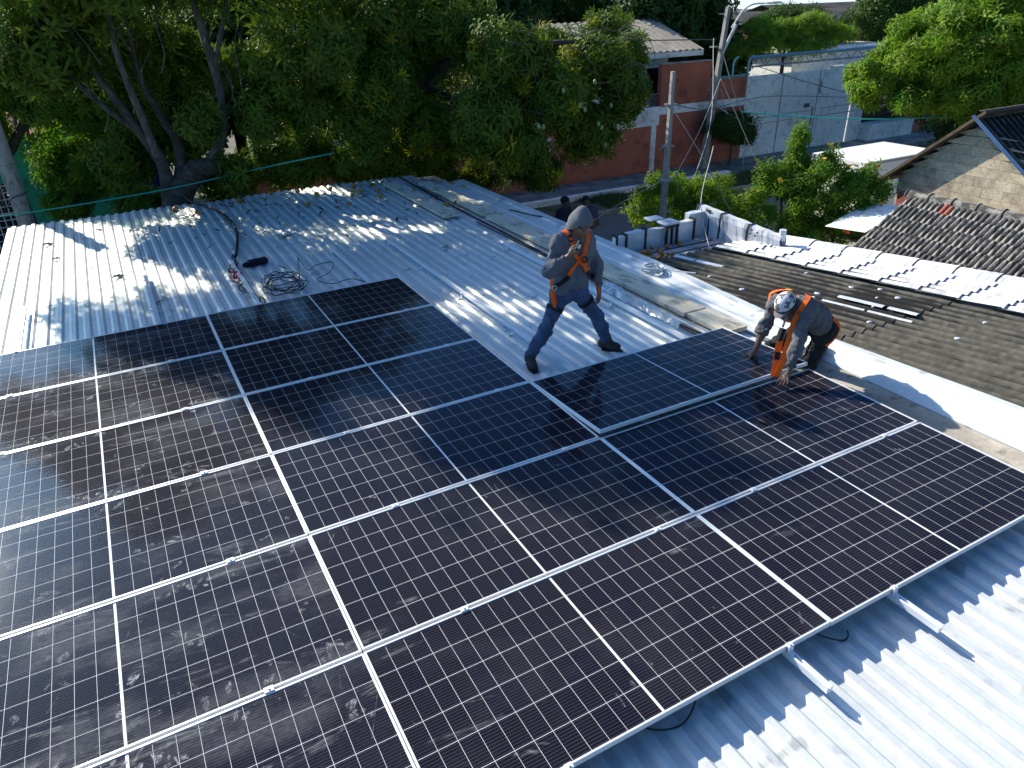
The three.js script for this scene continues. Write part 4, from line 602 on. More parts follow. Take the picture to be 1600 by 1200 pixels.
simpleTree('dark_tree', 'tall dark tree behind the street lamp post', [22.5, -18.5], 3.5, 0.3, 'broad', M.deep, [[22.0, 2.4, -18.3, 3.2, 2.6, 2, 1300], [19.6, 1.6, -17.4, 1.8, 1.6, 1.3, 520], [23.8, 0.7, -17.2, 1.6, 1.2, 1.2, 420], [21, 4.8, -18.6, 2.4, 1.4, 1.6, 420]], 641, { size: 1.3, hole: 0.1 }, lb([22.5, -18.5], 3.2, [[20.4, 1.6, -17.8], [24, 2, -18.2]]));
simpleTree('feathery_tree', 'light green feathery tree above the gate truss', [25.9, -15.6], 3.6, 0.12, 'feather', M.fresh, [[25.0, 1.3, -15.7, 1.1, 0.22, 0.8, 80], [26.8, 1.1, -15.2, 1.2, 0.2, 0.8, 85], [26.0, 1.75, -15.8, 1.0, 0.2, 0.8, 65], [23.8, 1.1, -15.6, 0.8, 0.22, 0.7, 50], [28.2, 1.5, -15.0, 0.9, 0.2, 0.8, 60], [27.2, 1.95, -15.5, 0.8, 0.2, 0.7, 45], [24.6, 1.9, -15.9, 0.7, 0.2, 0.6, 40]], 651, { size: 1.1, tint: 0.6, hang: 0.9 }, lb([25.9, -15.6], 3.4, [[24.6, 1.4, -15.6], [27.2, 1.3, -15.2], [26.2, 1.9, -15.8], [28, 1.6, -15]]));
simpleTree('feathery_tree', 'pale fine-leaved tree behind the feathery one, under the far roofs', [30, -19], 3.6, 0.15, 'bushy', M.grove, [[30, 1.9, -19, 2.0, 0.7, 1.2, 420], [32.5, 1.5, -18.5, 1.4, 0.7, 1.0, 220]], 653, { size: 1.7, tint: 0.5, hole: 0.2 });
simpleTree('feathery_tree', 'hazy green tree at the top edge left of the big bright tree', [36.5, -18], 3.6, 0.18, 'bushy', M.grove, [[36, 2.1, -18, 2.6, 1.6, 1.6, 800], [40, 2.4, -17, 2.4, 1.6, 1.5, 500]], 655, { size: 2.2, tint: 0.4 });
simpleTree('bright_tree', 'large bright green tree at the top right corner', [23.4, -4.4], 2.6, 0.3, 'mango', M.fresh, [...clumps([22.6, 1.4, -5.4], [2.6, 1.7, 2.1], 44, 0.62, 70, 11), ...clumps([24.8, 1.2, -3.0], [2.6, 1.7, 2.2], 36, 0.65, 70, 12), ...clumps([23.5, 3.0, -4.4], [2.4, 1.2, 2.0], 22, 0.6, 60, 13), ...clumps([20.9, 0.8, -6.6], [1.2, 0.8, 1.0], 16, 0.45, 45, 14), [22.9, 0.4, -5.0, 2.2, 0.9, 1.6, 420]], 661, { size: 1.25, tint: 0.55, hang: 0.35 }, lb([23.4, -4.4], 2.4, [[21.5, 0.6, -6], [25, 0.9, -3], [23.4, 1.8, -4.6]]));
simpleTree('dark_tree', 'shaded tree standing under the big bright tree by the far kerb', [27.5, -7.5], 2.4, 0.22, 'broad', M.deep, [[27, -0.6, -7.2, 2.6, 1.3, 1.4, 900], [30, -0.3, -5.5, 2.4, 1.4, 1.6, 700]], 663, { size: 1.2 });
simpleTree('pavement_tree', 'small round dark tree on the pavement between lamp post and gate', [20.1, -12.25], 0.95, 0.06, 'bushy', M.deep, [[19.95, -1.2, -12.2, 1.05, 0.5, 0.8, 520], [20.5, -1.5, -12.1, 0.5, 0.35, 0.5, 120]], 671, { size: 1.3 }, lb([20.1, -12.25], 0.9, [[19.5, -1.3, -12.2], [20.6, -1.3, -12.2]]));
{
  const t = thing('round_hedge', 'rounded light green hedge behind the slim utility pole', 'hedge');
  for (const [x, z] of [[10.4, -4.6], [11.2, -4.2], [11.9, -3.6]]) part('stem', taper([[x, GY, z], [x + 0.05, -1.9, z], [x, -1.3, z]], [0.05, 0.045, 0.03], 7, 5, 0.2), M.bark, t);
  crown(t, 'bushy', M.fresh, [...clumps([10.75, -1.15, -4.6], [0.8, 0.58, 0.7], 16, 0.27, 26, 21), ...clumps([11.5, -1.2, -4.0], [0.8, 0.58, 0.75], 16, 0.27, 26, 22), ...clumps([11.95, -1.5, -3.6], [0.4, 0.4, 0.45], 7, 0.22, 20, 23), [11.0, -1.6, -4.1, 0.9, 0.5, 0.7, 160]], 681, { size: 1.0, tint: 0.4, hang: 0.5 });
}
{
  const t = thing('flowering_bush', 'tall green bush with yellow flowers in front of the truck', 'bush');
  for (const [x, z] of [[10.35, -0.9], [10.7, -0.6], [11.0, -0.2]]) part('stem', taper([[x, GY, z], [x + 0.1, -1.4, z], [x + 0.05, 0.0, z - 0.1]], [0.05, 0.04, 0.02], 7, 6, 0.2), M.bark, t);
  part('stem', taper([[10.55, -1.2, -0.9], [10.62, 0.1, -0.95], [10.66, 0.85, -1.0]], [0.03, 0.025, 0.01], 6, 5), M.bark, t);
  const T = crown(t, 'bushy', M.lush, [...clumps([10.35, -0.40, -0.95], [0.6, 0.6, 0.55], 14, 0.2, 20, 31), ...clumps([10.85, -0.12, -0.55], [0.5, 0.6, 0.5], 13, 0.2, 20, 32), ...clumps([11.2, -0.3, -0.05], [0.5, 0.55, 0.45], 12, 0.2, 20, 33), [10.7, -1.05, -0.5, 0.85, 0.6, 0.7, 260], [10.65, 0.72, -0.98, 0.15, 0.34, 0.15, 60], [10.62, 0.25, -0.9, 0.26, 0.3, 0.26, 50], [11.35, 0.08, 0.1, 0.22, 0.35, 0.2, 46], [10.22, 0.12, -1.2, 0.22, 0.35, 0.22, 46], [10.95, 0.35, -0.5, 0.18, 0.3, 0.18, 40]], 691, { size: 0.9, tint: 0.5, hang: 0.6 });
  const R = rng(93), fl = []; for (let k = 0; k < 5; k++) { const a = k * 1.257; fl.push([V3(0, 0, 0), V3(Math.cos(a) * 0.8, 0.6, Math.sin(a) * 0.8), 0.035, 0.026, 0.2]); }
  const fg = leafGeo(fl), fm = phys({ color: lin(0.75, 0.52, 0.03), roughness: 0.7, transmission: 0.3, thickness: 0 });
  for (let i = 0; i < 70; i++) { const mt = T[R() * T.length | 0][0], p = V3().setFromMatrixPosition(mt), c = V3(10.7, -0.4, -0.5); p.add(p.clone().sub(c).multiplyScalar(0.12)); const f = part('flower', fg, fm, t); f.position.copy(p); f.position.y += 0.05; f.scale.setScalar(1.5 + 1.2 * R()); f.rotation.set(R(), R() * 6, R()); }
}
// ---------- people: tapered-bone distance fields meshed as continuous surfaces ----------
function surfaceNet(f, lo, hi, h) {
  const nx_ = Math.ceil((hi[0] - lo[0]) / h) + 1, ny_ = Math.ceil((hi[1] - lo[1]) / h) + 1, nz_ = Math.ceil((hi[2] - lo[2]) / h) + 1, F = new Float32Array(nx_ * ny_ * nz_), id = new Int32Array(nx_ * ny_ * nz_).fill(-1), P = [], I = [];
  const at = (i, j, k) => (k * ny_ + j) * nx_ + i;
  for (let k = 0; k < nz_; k++) for (let j = 0; j < ny_; j++) for (let i = 0; i < nx_; i++) F[at(i, j, k)] = f(lo[0] + i * h, lo[1] + j * h, lo[2] + k * h);
  for (let k = 0; k + 1 < nz_; k++) for (let j = 0; j + 1 < ny_; j++) for (let i = 0; i + 1 < nx_; i++) {
    let s = 0, n = 0, x = 0, y = 0, z = 0; const c = [];
    for (let q = 0; q < 8; q++) { const v = F[at(i + (q & 1), j + ((q >> 1) & 1), k + (q >> 2))]; c.push(v); if (v < 0) s |= 1 << q; }
    if (s === 0 || s === 255) continue;
    for (let a = 0; a < 8; a++) for (const b of [1, 2, 4]) if (!(a & b) && ((s >> a) & 1) !== ((s >> (a | b)) & 1)) { const t = c[a] / (c[a] - c[a | b]); x += (a & 1) + (b === 1 ? t : 0); y += ((a >> 1) & 1) + (b === 2 ? t : 0); z += (a >> 2) + (b === 4 ? t : 0); n++; }
    id[at(i, j, k)] = P.length / 3; P.push(lo[0] + (i + x / n) * h, lo[1] + (j + y / n) * h, lo[2] + (k + z / n) * h);
  }
  const quad = (a, b, c, d, fl) => { if (a < 0 || b < 0 || c < 0 || d < 0) return; fl ? I.push(a, b, c, a, c, d) : I.push(a, c, b, a, d, c); };
  for (let k = 1; k + 1 < nz_; k++) for (let j = 1; j + 1 < ny_; j++) for (let i = 1; i + 1 < nx_; i++) {
    const v = F[at(i, j, k)] < 0;
    if (v !== F[at(i + 1, j, k)] < 0) quad(id[at(i, j - 1, k - 1)], id[at(i, j, k - 1)], id[at(i, j, k)], id[at(i, j - 1, k)], v);
    if (v !== F[at(i, j + 1, k)] < 0) quad(id[at(i - 1, j, k - 1)], id[at(i - 1, j, k)], id[at(i, j, k)], id[at(i, j, k - 1)], v);
    if (v !== F[at(i, j, k + 1)] < 0) quad(id[at(i - 1, j - 1, k)], id[at(i, j - 1, k)], id[at(i, j, k)], id[at(i - 1, j, k)], v);
  }
  const g = new THREE.BufferGeometry(); g.setAttribute('position', new THREE.Float32BufferAttribute(P, 3)); g.setIndex(I); g.computeVertexNormals();
  return g;
}
const smin = (a, b, k) => { const h = Math.max(k - Math.abs(a - b), 0) / k; return Math.min(a, b) - h * h * k * 0.25; };
function cone(a, b, ra, rb) {                                  // distance to a tapered capsule
  const dx = b[0] - a[0], dy = b[1] - a[1], dz = b[2] - a[2], L = dx * dx + dy * dy + dz * dz || 1e-9;
  const f = (x, y, z) => { const t = clamp(((x - a[0]) * dx + (y - a[1]) * dy + (z - a[2]) * dz) / L); return Math.hypot(x - a[0] - dx * t, y - a[1] - dy * t, z - a[2] - dz * t) - (ra + (rb - ra) * t); };
  f.box = [[Math.min(a[0] - ra, b[0] - rb), Math.min(a[1] - ra, b[1] - rb), Math.min(a[2] - ra, b[2] - rb)], [Math.max(a[0] + ra, b[0] + rb), Math.max(a[1] + ra, b[1] + rb), Math.max(a[2] + ra, b[2] + rb)]]; return f;
}
function ell(c, ax, r) {                                       // ellipsoid in a frame ax = [X, Y, Z] unit vectors
  const m = Math.max(...r), f = (x, y, z) => { const d = [x - c[0], y - c[1], z - c[2]], q = ax.map((v, i) => (d[0] * v.x + d[1] * v.y + d[2] * v.z) / r[i]), k0 = Math.hypot(...q), k1 = Math.hypot(q[0] / r[0], q[1] / r[1], q[2] / r[2]); return k0 < 1e-6 ? -Math.min(...r) : (k0 * (k0 - 1)) / k1; };
  f.box = [c.map((v) => v - m), c.map((v) => v + m)]; return f;
}
function blend(list, k) {                                      // smooth union; parts far from the point are skipped
  const f = (x, y, z) => { let d = 9; for (const q of list) { const b = q.box, o = Math.max(b[0][0] - x, x - b[1][0], b[0][1] - y, y - b[1][1], b[0][2] - z, z - b[1][2]); if (o > k * 1.5 && o > d) continue; d = d > 8 ? q(x, y, z) : smin(d, q(x, y, z), k); } return d; };
  f.box = [[0, 1, 2].map((i) => Math.min(...list.map((q) => q.box[0][i]))), [0, 1, 2].map((i) => Math.max(...list.map((q) => q.box[1][i])))]; return f;
}
const meshOf = (f, h, pad = 0.03) => surfaceNet(f, f.box[0].map((v) => v - pad), f.box[1].map((v) => v + pad), h);
const A = (v) => [v.x, v.y, v.z], VV = (p) => V3(...p), mid = (a, b, t = 0.5) => a.map((v, i) => lerp(v, b[i], t)), add = (a, b, s = 1) => a.map((v, i) => v + b[i] * s);
function frame(fwd, upv) { const f = VV(fwd).normalize(), r = V3().crossVectors(f, VV(upv)).normalize(), u = V3().crossVectors(r, f).normalize(); return { r, u, f }; }
function headParts(c, fwd, upv, s = 1) {                       // c: middle of the skull
  const { r, u, f } = frame(fwd, upv), ax = [r, u, f], P = (a, b, d) => [c[0] + s * (r.x * a + u.x * b + f.x * d), c[1] + s * (r.y * a + u.y * b + f.y * d), c[2] + s * (r.z * a + u.z * b + f.z * d)];
  const list = [ell(P(0, 0.03, -0.012), ax, [0.074 * s, 0.092 * s, 0.094 * s]), ell(P(0, -0.045, 0.03), ax, [0.056 * s, 0.072 * s, 0.062 * s]), ell(P(0, -0.098, 0.052), ax, [0.026 * s, 0.022 * s, 0.026 * s]),
    cone(P(0, 0.0, 0.082), P(0, -0.038, 0.104), 0.008 * s, 0.013 * s), ell(P(0, -0.04, 0.094), ax, [0.018 * s, 0.008 * s, 0.012 * s]), cone(P(-0.036, 0.018, 0.078), P(0.036, 0.018, 0.078), 0.012 * s, 0.012 * s),
    ell(P(0.03, -0.03, 0.062), ax, [0.022 * s, 0.018 * s, 0.02 * s]), ell(P(-0.03, -0.03, 0.062), ax, [0.022 * s, 0.018 * s, 0.02 * s]), cone(P(-0.018, -0.066, 0.088), P(0.018, -0.066, 0.088), 0.007 * s, 0.007 * s), cone(P(-0.015, -0.078, 0.085), P(0.015, -0.078, 0.085), 0.008 * s, 0.008 * s)];
  for (const e of [-1, 1]) list.push(ell(P(e * 0.076, -0.01, -0.008), ax, [0.012 * s, 0.032 * s, 0.02 * s]));
  return { list, P, ax, r, u, f };
}
function handParts(w, dir, nrm, thumb, pose, s = 1) {          // w wrist, dir towards the fingers, nrm back of the hand, thumb = side (+1/-1) of the thumb along dir x nrm
  const d = VV(dir).normalize(), sd = V3().crossVectors(d, VV(nrm)).normalize().multiplyScalar(thumb), n = V3().crossVectors(sd, d).normalize().multiplyScalar(thumb); if (n.dot(VV(nrm)) < 0) n.negate();
  const P = (a, b, c) => [w[0] + s * (d.x * a + sd.x * b + n.x * c), w[1] + s * (d.y * a + sd.y * b + n.y * c), w[2] + s * (d.z * a + sd.z * b + n.z * c)], list = [];
  list.push(cone(P(0.005, 0.0, 0), P(0.045, 0.018, 0), 0.024 * s, 0.017 * s), cone(P(0.01, -0.006, 0), P(0.08, -0.028, 0), 0.02 * s, 0.0125 * s), cone(P(0.02, 0.012, 0), P(0.086, 0.026, 0), 0.019 * s, 0.0125 * s), cone(P(0.02, 0.004, 0), P(0.088, 0.0, 0), 0.02 * s, 0.0125 * s));
  const fin = []; const base = [[0.086, 0.030], [0.09, 0.010], [0.086, -0.011], [0.078, -0.030]], len = [0.072, 0.08, 0.074, 0.058];
  base.forEach(([a, b], i) => { const cu = pose.curl[i], sp = pose.spread * (1.5 - i) * 0.16; let p = [a, b, 0], an = 0; const fr = [0.44, 0.31, 0.25]; for (let k = 0; k < 3; k++) { an += cu * [0.75, 1.0, 0.7][k]; const L = len[i] * fr[k], q = [p[0] + L * Math.cos(an) * Math.cos(sp), p[1] + L * Math.cos(an) * Math.sin(sp), p[2] - L * Math.sin(an)]; fin.push(cone(P(...p), P(...q), (0.0098 - 0.0011 * k) * s, (0.0089 - 0.0011 * k) * s)); p = q; } });
  { let p = [0.022, 0.026, -0.004]; const t = pose.thumb; const q = [p[0] + 0.034 * Math.cos(t), p[1] + 0.034 * Math.sin(t), p[2] - 0.010], q2 = [q[0] + 0.032 * Math.cos(t - 0.45), q[1] + 0.032 * Math.sin(t - 0.45), q[2] - 0.014]; fin.push(cone(P(...p), P(...q), 0.013 * s, 0.0105 * s), cone(P(...q), P(...q2), 0.0103 * s, 0.008 * s)); }
  const palm = blend(list, 0.014), fl = fin, f = (x, y, z) => { let v = palm(x, y, z); for (const q of fl) v = smin(v, q(x, y, z), 0.005); return v; };
  f.box = [[0, 1, 2].map((i) => Math.min(palm.box[0][i], ...fl.map((q) => q.box[0][i]))), [0, 1, 2].map((i) => Math.max(palm.box[1][i], ...fl.map((q) => q.box[1][i])))]; f.P = P; return f;
}
const clothMap = (s, c, amp = 0.2) => dataTex(256, 256, (u, v) => { const a = fbm(u, v, 5, 4, s), b = fbm(u, v, 64, 2, s + 3); const g = 1 + amp * (a - 0.5) * 2 + 0.12 * (b - 0.5); return c.map((q) => q * g); }, true, [1.4, 1.4]);
const clothMat = (s, c, amp) => std({ map: clothMap(s, c, amp), roughness: 0.95 });
const skinMat = (c) => phys({ color: lin(...c), roughness: 0.5, sheen: 0.1 });
function ribbon(pts, w, nrmAt, off, th = 0.004) {              // webbing laid along points; nrmAt(p) gives the outward normal
  const c = new THREE.CatmullRomCurve3(pts.map((p) => VV(p)), false, 'centripetal'), N = pts.length * 6, rows = [];
  for (let i = 0; i <= N; i++) { const t = i / N, p = c.getPoint(t), tg = c.getTangent(t), n = nrmAt(p), sd = V3().crossVectors(tg, n).normalize(), nn = V3().crossVectors(sd, tg).normalize(); rows.push([p.clone().addScaledVector(nn, off), sd, nn]); }
  const P = [], I = []; for (const [p, sd, nn] of rows) for (const [a, b] of [[-0.5, 0], [0.5, 0], [0.5, 1], [-0.5, 1]]) { const q = p.clone().addScaledVector(sd, a * w).addScaledVector(nn, b * th); P.push(q.x, q.y, q.z); }
  for (let i = 0; i < N; i++) for (let k = 0; k < 4; k++) { const a = i * 4 + k, b = i * 4 + ((k + 1) % 4); I.push(a, b, a + 4, b, b + 4, a + 4); }
  const g = new THREE.BufferGeometry(); g.setAttribute('position', new THREE.Float32BufferAttribute(P, 3)); g.setIndex(I); const h = g.toNonIndexed(); h.computeVertexNormals(); return metreUV(h);
}
const gradOf = (f) => (p) => { const e = 0.004; return V3(f(p.x + e, p.y, p.z) - f(p.x - e, p.y, p.z), f(p.x, p.y + e, p.z) - f(p.x, p.y - e, p.z), f(p.x, p.y, p.z + e) - f(p.x, p.y, p.z - e)).normalize(); };
function onSurface(f, p) { const v = VV(p), g = gradOf(f); for (let i = 0; i < 12; i++) v.addScaledVector(g(v), -f(v.x, v.y, v.z)); return A(v); }
function along(f, pts, n = 5) { const o = []; for (let i = 0; i + 1 < pts.length; i++) for (let k = 0; k < n; k++) o.push(onSurface(f, mid(pts[i], pts[i + 1], k / n))); o.push(onSurface(f, pts[pts.length - 1])); return o; }
const wrinkled = (f, amp, sx, sy, sz, grow = 0) => { const g = (x, y, z) => { const d = f(x, y, z); return d > 0.06 ? d - grow : Math.min(d - 0.006, d - grow + amp * (1.5 * Math.abs(n3(x * sx, y * sy, z * sz)) - 0.3 + 1.0 * Math.abs(n3(x * sx * 2.1 + 7, y * sy * 1.7 + x * 5, z * sz * 2.1)) - 0.2 + 0.4 * n3(x * sx * 4.5, y * sy * 4.5 + 3, z * sz * 4.5))); }; g.box = f.box; return g; };
const clip = (f, test) => { const g = (x, y, z) => Math.max(f(x, y, z), test(x, y, z)); g.box = f.box; return g; };
const plane = (p, n) => { const v = VV(n).normalize(); return (x, y, z) => (x - p[0]) * v.x + (y - p[1]) * v.y + (z - p[2]) * v.z; };  // > 0 on the side n points to: cut away
// J: joints. Returns the distance fields of the figure's regions.
function figure(J, s = 1, stout = 1) {
  const rt = VV(J.shL).sub(VV(J.shR)).normalize(), hx = VV(J.hipL).sub(VV(J.hipR)).normalize(), cR = mid(J.shR, J.shL, 0.22), cL = mid(J.shR, J.shL, 0.78);
  const chestR = mid(mid(J.hipR, J.shR, 0.66), J.chest, 0.35), chestL = mid(mid(J.hipL, J.shL, 0.66), J.chest, 0.35), waistR = mid(mid(J.hipR, J.shR, 0.32), J.waist, 0.4), waistL = mid(mid(J.hipL, J.shL, 0.32), J.waist, 0.4);
  const R = (v) => v * s * stout;
  const torso = [cone(J.hipR, J.hipL, R(0.115), R(0.115)), cone(waistR, waistL, R(0.105), R(0.105)), cone(chestR, chestL, R(0.118), R(0.118)), cone(cR, cL, R(0.082), R(0.082)), cone(J.shR, J.shL, R(0.062), R(0.062)),
    cone(J.hipR, waistR, R(0.108), R(0.1)), cone(J.hipL, waistL, R(0.108), R(0.1)), cone(waistR, chestR, R(0.1), R(0.112)), cone(waistL, chestL, R(0.1), R(0.112)), cone(chestR, cR, R(0.112), R(0.08)), cone(chestL, cL, R(0.112), R(0.08))];
  const neck = [cone(mid(J.shR, J.shL), J.head, 0.058 * s, 0.052 * s)];
  const arm = (S, E, W) => [cone(S, E, R(0.058), R(0.044)), cone(E, mid(E, W, 0.35), R(0.044), R(0.043)), cone(mid(E, W, 0.3), W, R(0.043), 0.029 * s)];
  const leg = (H, K, N) => [cone(H, K, R(0.092), R(0.062)), cone(K, mid(K, N, 0.35), R(0.06), R(0.058)), cone(mid(K, N, 0.3), N, R(0.058), 0.042 * s)];
  return { torso, neck, armR: arm(J.shR, J.elR, J.wrR), armL: arm(J.shL, J.elL, J.wrL), legR: leg(J.hipR, J.knR, J.anR), legL: leg(J.hipL, J.knL, J.anL), rt };
}
function bootGeo(an, toe, s = 1, kn = null) {                   // ankle point, toe point on the ground, knee the shaft points to
  const d = VV(toe).sub(VV(an)); d.y = 0; d.normalize(); const heel = add(A(VV(an)), [-d.x, 0, -d.z], 0.045 * s), y = toe[1];
  const f = blend([cone(an, [heel[0], y + 0.045, heel[2]], 0.055 * s, 0.048 * s), cone([heel[0], y + 0.042, heel[2]], add([toe[0], y + 0.036, toe[2]], A(d), -0.03), 0.044 * s, 0.038 * s), cone(add([toe[0], y + 0.04, toe[2]], A(d), -0.09), add([toe[0], y + 0.034, toe[2]], A(d), -0.035), 0.05 * s, 0.042 * s), cone(kn ? mid(an, kn, 0.26) : add(an, [0, 0.09, 0]), an, 0.056 * s, 0.054 * s)], 0.03);
  return clip(f, (x, yy) => y - yy + 0.002);
}
function soleGeo(an, toe, s = 1) { const d = VV(toe).sub(VV(an)); d.y = 0; d.normalize(); const sh = new THREE.Shape(); const L = 0.15; sh.moveTo(-0.045, -0.1); sh.bezierCurveTo(-0.05, -0.13, 0.05, -0.13, 0.045, -0.1); sh.bezierCurveTo(0.04, 0, 0.058, 0.05, 0.055, 0.1); sh.bezierCurveTo(0.05, 0.19, -0.05, 0.19, -0.055, 0.1); sh.bezierCurveTo(-0.058, 0.05, -0.04, 0, -0.045, -0.1); const g = new THREE.ExtrudeGeometry(sh, { depth: 0.022, bevelEnabled: false, curveSegments: 6 }); g.rotateX(Math.PI / 2).translate(0, 0.02, 0).scale(0.92, 1, 0.8); g.applyMatrix4(new THREE.Matrix4().makeBasis(V3(d.z, 0, -d.x), V3(0, 1, 0), V3(d.x, 0, d.z))); const c = mid(an, toe, 0.35); g.translate(c[0], toe[1], c[2]); return g; }
M.orange = clothMat(201, [0.98, 0.40, 0.08], 0.08); M.strapblack = clothMat(203, [0.12, 0.12, 0.13], 0.1);
M.skin = skinMat([0.23, 0.115, 0.07]); M.skinDark = skinMat([0.14, 0.07, 0.045]); M.hair = std({ color: lin(0.012, 0.01, 0.009), roughness: 0.8 }); M.eye = std({ color: lin(0.02, 0.015, 0.012), roughness: 0.3 });
M.buckle = std({ color: lin(0.5, 0.5, 0.5), metalness: 0.9, roughness: 0.35 });
const ROOF = VALLEY + 0.0;
// --- worker standing on the roof
{
  const t = thing('person', 'standing worker in grey shirt, hood and jeans with orange harness, hand at mouth', 'person');
  const J = { anR: [2.70, -0.03, 2.90], anL: [3.58, -0.03, 2.98], knR: [2.83, 0.24, 2.98], knL: [3.44, 0.26, 3.02], hipR: [3.05, 0.58, 2.93], hipL: [3.23, 0.58, 2.93], waist: [3.14, 0.72, 2.95], chest: [3.15, 0.97, 2.95], shR: [2.985, 1.11, 2.97], shL: [3.325, 1.105, 2.95], head: [3.19, 1.265, 3.03], elR: [2.845, 0.865, 3.03], wrR: [2.985, 1.04, 3.17], elL: [3.455, 0.80, 2.94], wrL: [3.43, 0.575, 3.03] };
  const F = figure(J, 0.93, 0.87), H = headParts([3.19, 1.27, 3.05], [0.05, -0.45, 0.95], [0.1, 0.9, 0.5], 0.95);
  const hR = handParts(J.wrR, [0.35, 0.62, 0.35], [-0.75, 0.35, 0.35], -1, { curl: [0.75, 0.85, 0.9, 1.0], spread: 0.3, thumb: 0.7 }, 0.93), hL = handParts(J.wrL, [0.0, -1, 0.12], [0.95, 0, 0.2], 1, { curl: [0.35, 0.4, 0.45, 0.5], spread: 0.3, thumb: 0.55 }, 0.93);
  const whole = blend([...F.torso, ...F.neck, ...F.armR, ...F.armL, ...F.legR, ...F.legL], 0.05), hf = blend([...H.list, ...F.neck], 0.022);
  part('body', mergeGeometries([meshOf(whole, 0.014), meshOf(hf, 0.005), meshOf(hR, 0.004), meshOf(hL, 0.004)]), M.skin, t);
  for (const e of [-1, 1]) part('eye', new THREE.SphereGeometry(0.011, 8, 6).translate(...H.P(e * 0.032, 0.002, 0.076)), M.eye, t);
  const shirt0 = blend([...F.torso, ...F.armR, ...F.armL], 0.06), shirt = clip(wrinkled(shirt0, 0.020, 9, 6, 9, 0.015), (() => { const a = plane([3.14, 0.60, 2.95], [0.05, -1, 0]), b = plane(mid(J.elR, J.wrR, 0.86), A(VV(J.wrR).sub(VV(J.elR)))), c = plane(mid(J.elL, J.wrL, 0.9), A(VV(J.wrL).sub(VV(J.elL)))); return (x, y, z) => { let v = a(x, y, z); const dR = Math.hypot(x - J.wrR[0], y - J.wrR[1], z - J.wrR[2]), dL = Math.hypot(x - J.wrL[0], y - J.wrL[1], z - J.wrL[2]); if (dR < 0.13) v = Math.max(v, b(x, y, z)); if (dL < 0.13) v = Math.max(v, c(x, y, z)); return v; }; })());
  part('shirt', metreUV(meshOf(shirt, 0.009, 0.05)), clothMat(211, [0.40, 0.405, 0.44], 0.12), t);
  const jeans0 = blend([...F.torso.slice(0, 2), F.torso[5], F.torso[6], ...F.legR, ...F.legL], 0.04), jeans = clip(wrinkled(jeans0, 0.020, 8, 7, 8, 0.015), (x, y, z) => Math.max(y - 0.63, -0.055 - y));
  part('jeans', metreUV(meshOf(jeans, 0.009, 0.05)), clothMat(213, [0.25, 0.305, 0.42], 0.34), t);
  const dust = part('boot', metreUV(meshOf(bootGeo(J.anR, [2.66, ROOF + 0.022, 3.05], 0.95, J.knR), 0.008)), clothMat(215, [0.27, 0.24, 0.22], 0.3), t); part('sole', soleGeo(J.anR, [2.66, ROOF + 0.004, 3.05]), M.black, dust);
  const b2 = part('boot', metreUV(meshOf(bootGeo(J.anL, [3.66, ROOF + 0.022, 3.11], 0.95, J.knL), 0.008)), dust.material, t); part('sole', soleGeo(J.anL, [3.66, ROOF + 0.004, 3.11]), M.black, b2);
  // hood: cloth cap that falls over the neck
  const hood = clip(wrinkled(blend([ell(H.P(0, 0.035, -0.014), H.ax, [0.092, 0.108, 0.112]), ell(H.P(0, 0.12, -0.05), H.ax, [0.045, 0.05, 0.05]), cone(H.P(0, -0.01, -0.06), H.P(0, -0.13, -0.07), 0.085, 0.08)], 0.05), 0.009, 14, 14, 14, 0.004), plane(H.P(0, 0.03, 0.075), A(H.f.clone().multiplyScalar(0.72).addScaledVector(H.u, -0.7))));
  part('hood', metreUV(meshOf(hood, 0.006)), clothMat(217, [0.42, 0.43, 0.45], 0.14), t);
  part('hood_band', ribbon(range(-0.082, 0.082, 8).map((a) => onSurface(hood, H.P(a, 0.038, 0.085 - Math.abs(a) * 0.35))), 0.014, gradOf(hood), 0.001), M.strapblack, t);
  // harness
  const smoothS = wrinkled(shirt0, 0, 1, 1, 1, 0.017), S = gradOf(smoothS), put = (name, pts, w, m, n = 4) => part(name, ribbon(along(smoothS, pts, n), w, S, 0.003, 0.005), m, t);
  put('harness_strap', [[3.05, 1.19, 2.93], [3.07, 1.14, 3.06], [3.13, 1.0, 3.13], [3.17, 0.93, 3.13]], 0.045, M.orange); put('harness_strap', [[3.27, 1.17, 2.92], [3.27, 1.13, 3.05], [3.22, 1.0, 3.12], [3.17, 0.93, 3.13]], 0.045, M.orange);
  put('harness_strap', [[3.17, 0.93, 3.13], [3.10, 0.86, 3.12], [3.04, 0.80, 3.10]], 0.046, M.orange); put('harness_strap', [[3.17, 0.93, 3.13], [3.23, 0.86, 3.12], [3.28, 0.80, 3.09]], 0.046, M.orange);
  put('harness_webbing', [[3.04, 0.80, 3.10], [2.98, 0.73, 3.04], [2.95, 0.68, 2.96]], 0.045, M.strapblack); put('harness_webbing', [[3.28, 0.80, 3.09], [3.35, 0.73, 3.04], [3.38, 0.68, 2.95]], 0.045, M.strapblack);
  put('harness_webbing', [[3.06, 1.17, 3.02], [3.075, 1.13, 3.07]], 0.052, M.strapblack);
  const smoothJ = wrinkled(jeans0, 0, 1, 1, 1, 0.017), JS = gradOf(smoothJ), loop = (K, H2, tt) => { const c = mid(H2, K, tt), ax = VV(K).sub(VV(H2)).normalize(), e1 = V3().crossVectors(ax, V3(0, 0, 1)).normalize(), e2 = V3().crossVectors(ax, e1), pts = []; for (let i = 0; i <= 14; i++) { const a = (i / 14) * 6.283; pts.push(onSurface(smoothJ, A(VV(c).addScaledVector(e1, 0.1 * Math.cos(a)).addScaledVector(e2, 0.1 * Math.sin(a))))); } return part('leg_strap', ribbon(pts, 0.042, JS, 0.003), M.strapblack, t); };
  loop(J.knR, J.hipR, 0.42); loop(J.knL, J.hipL, 0.42);
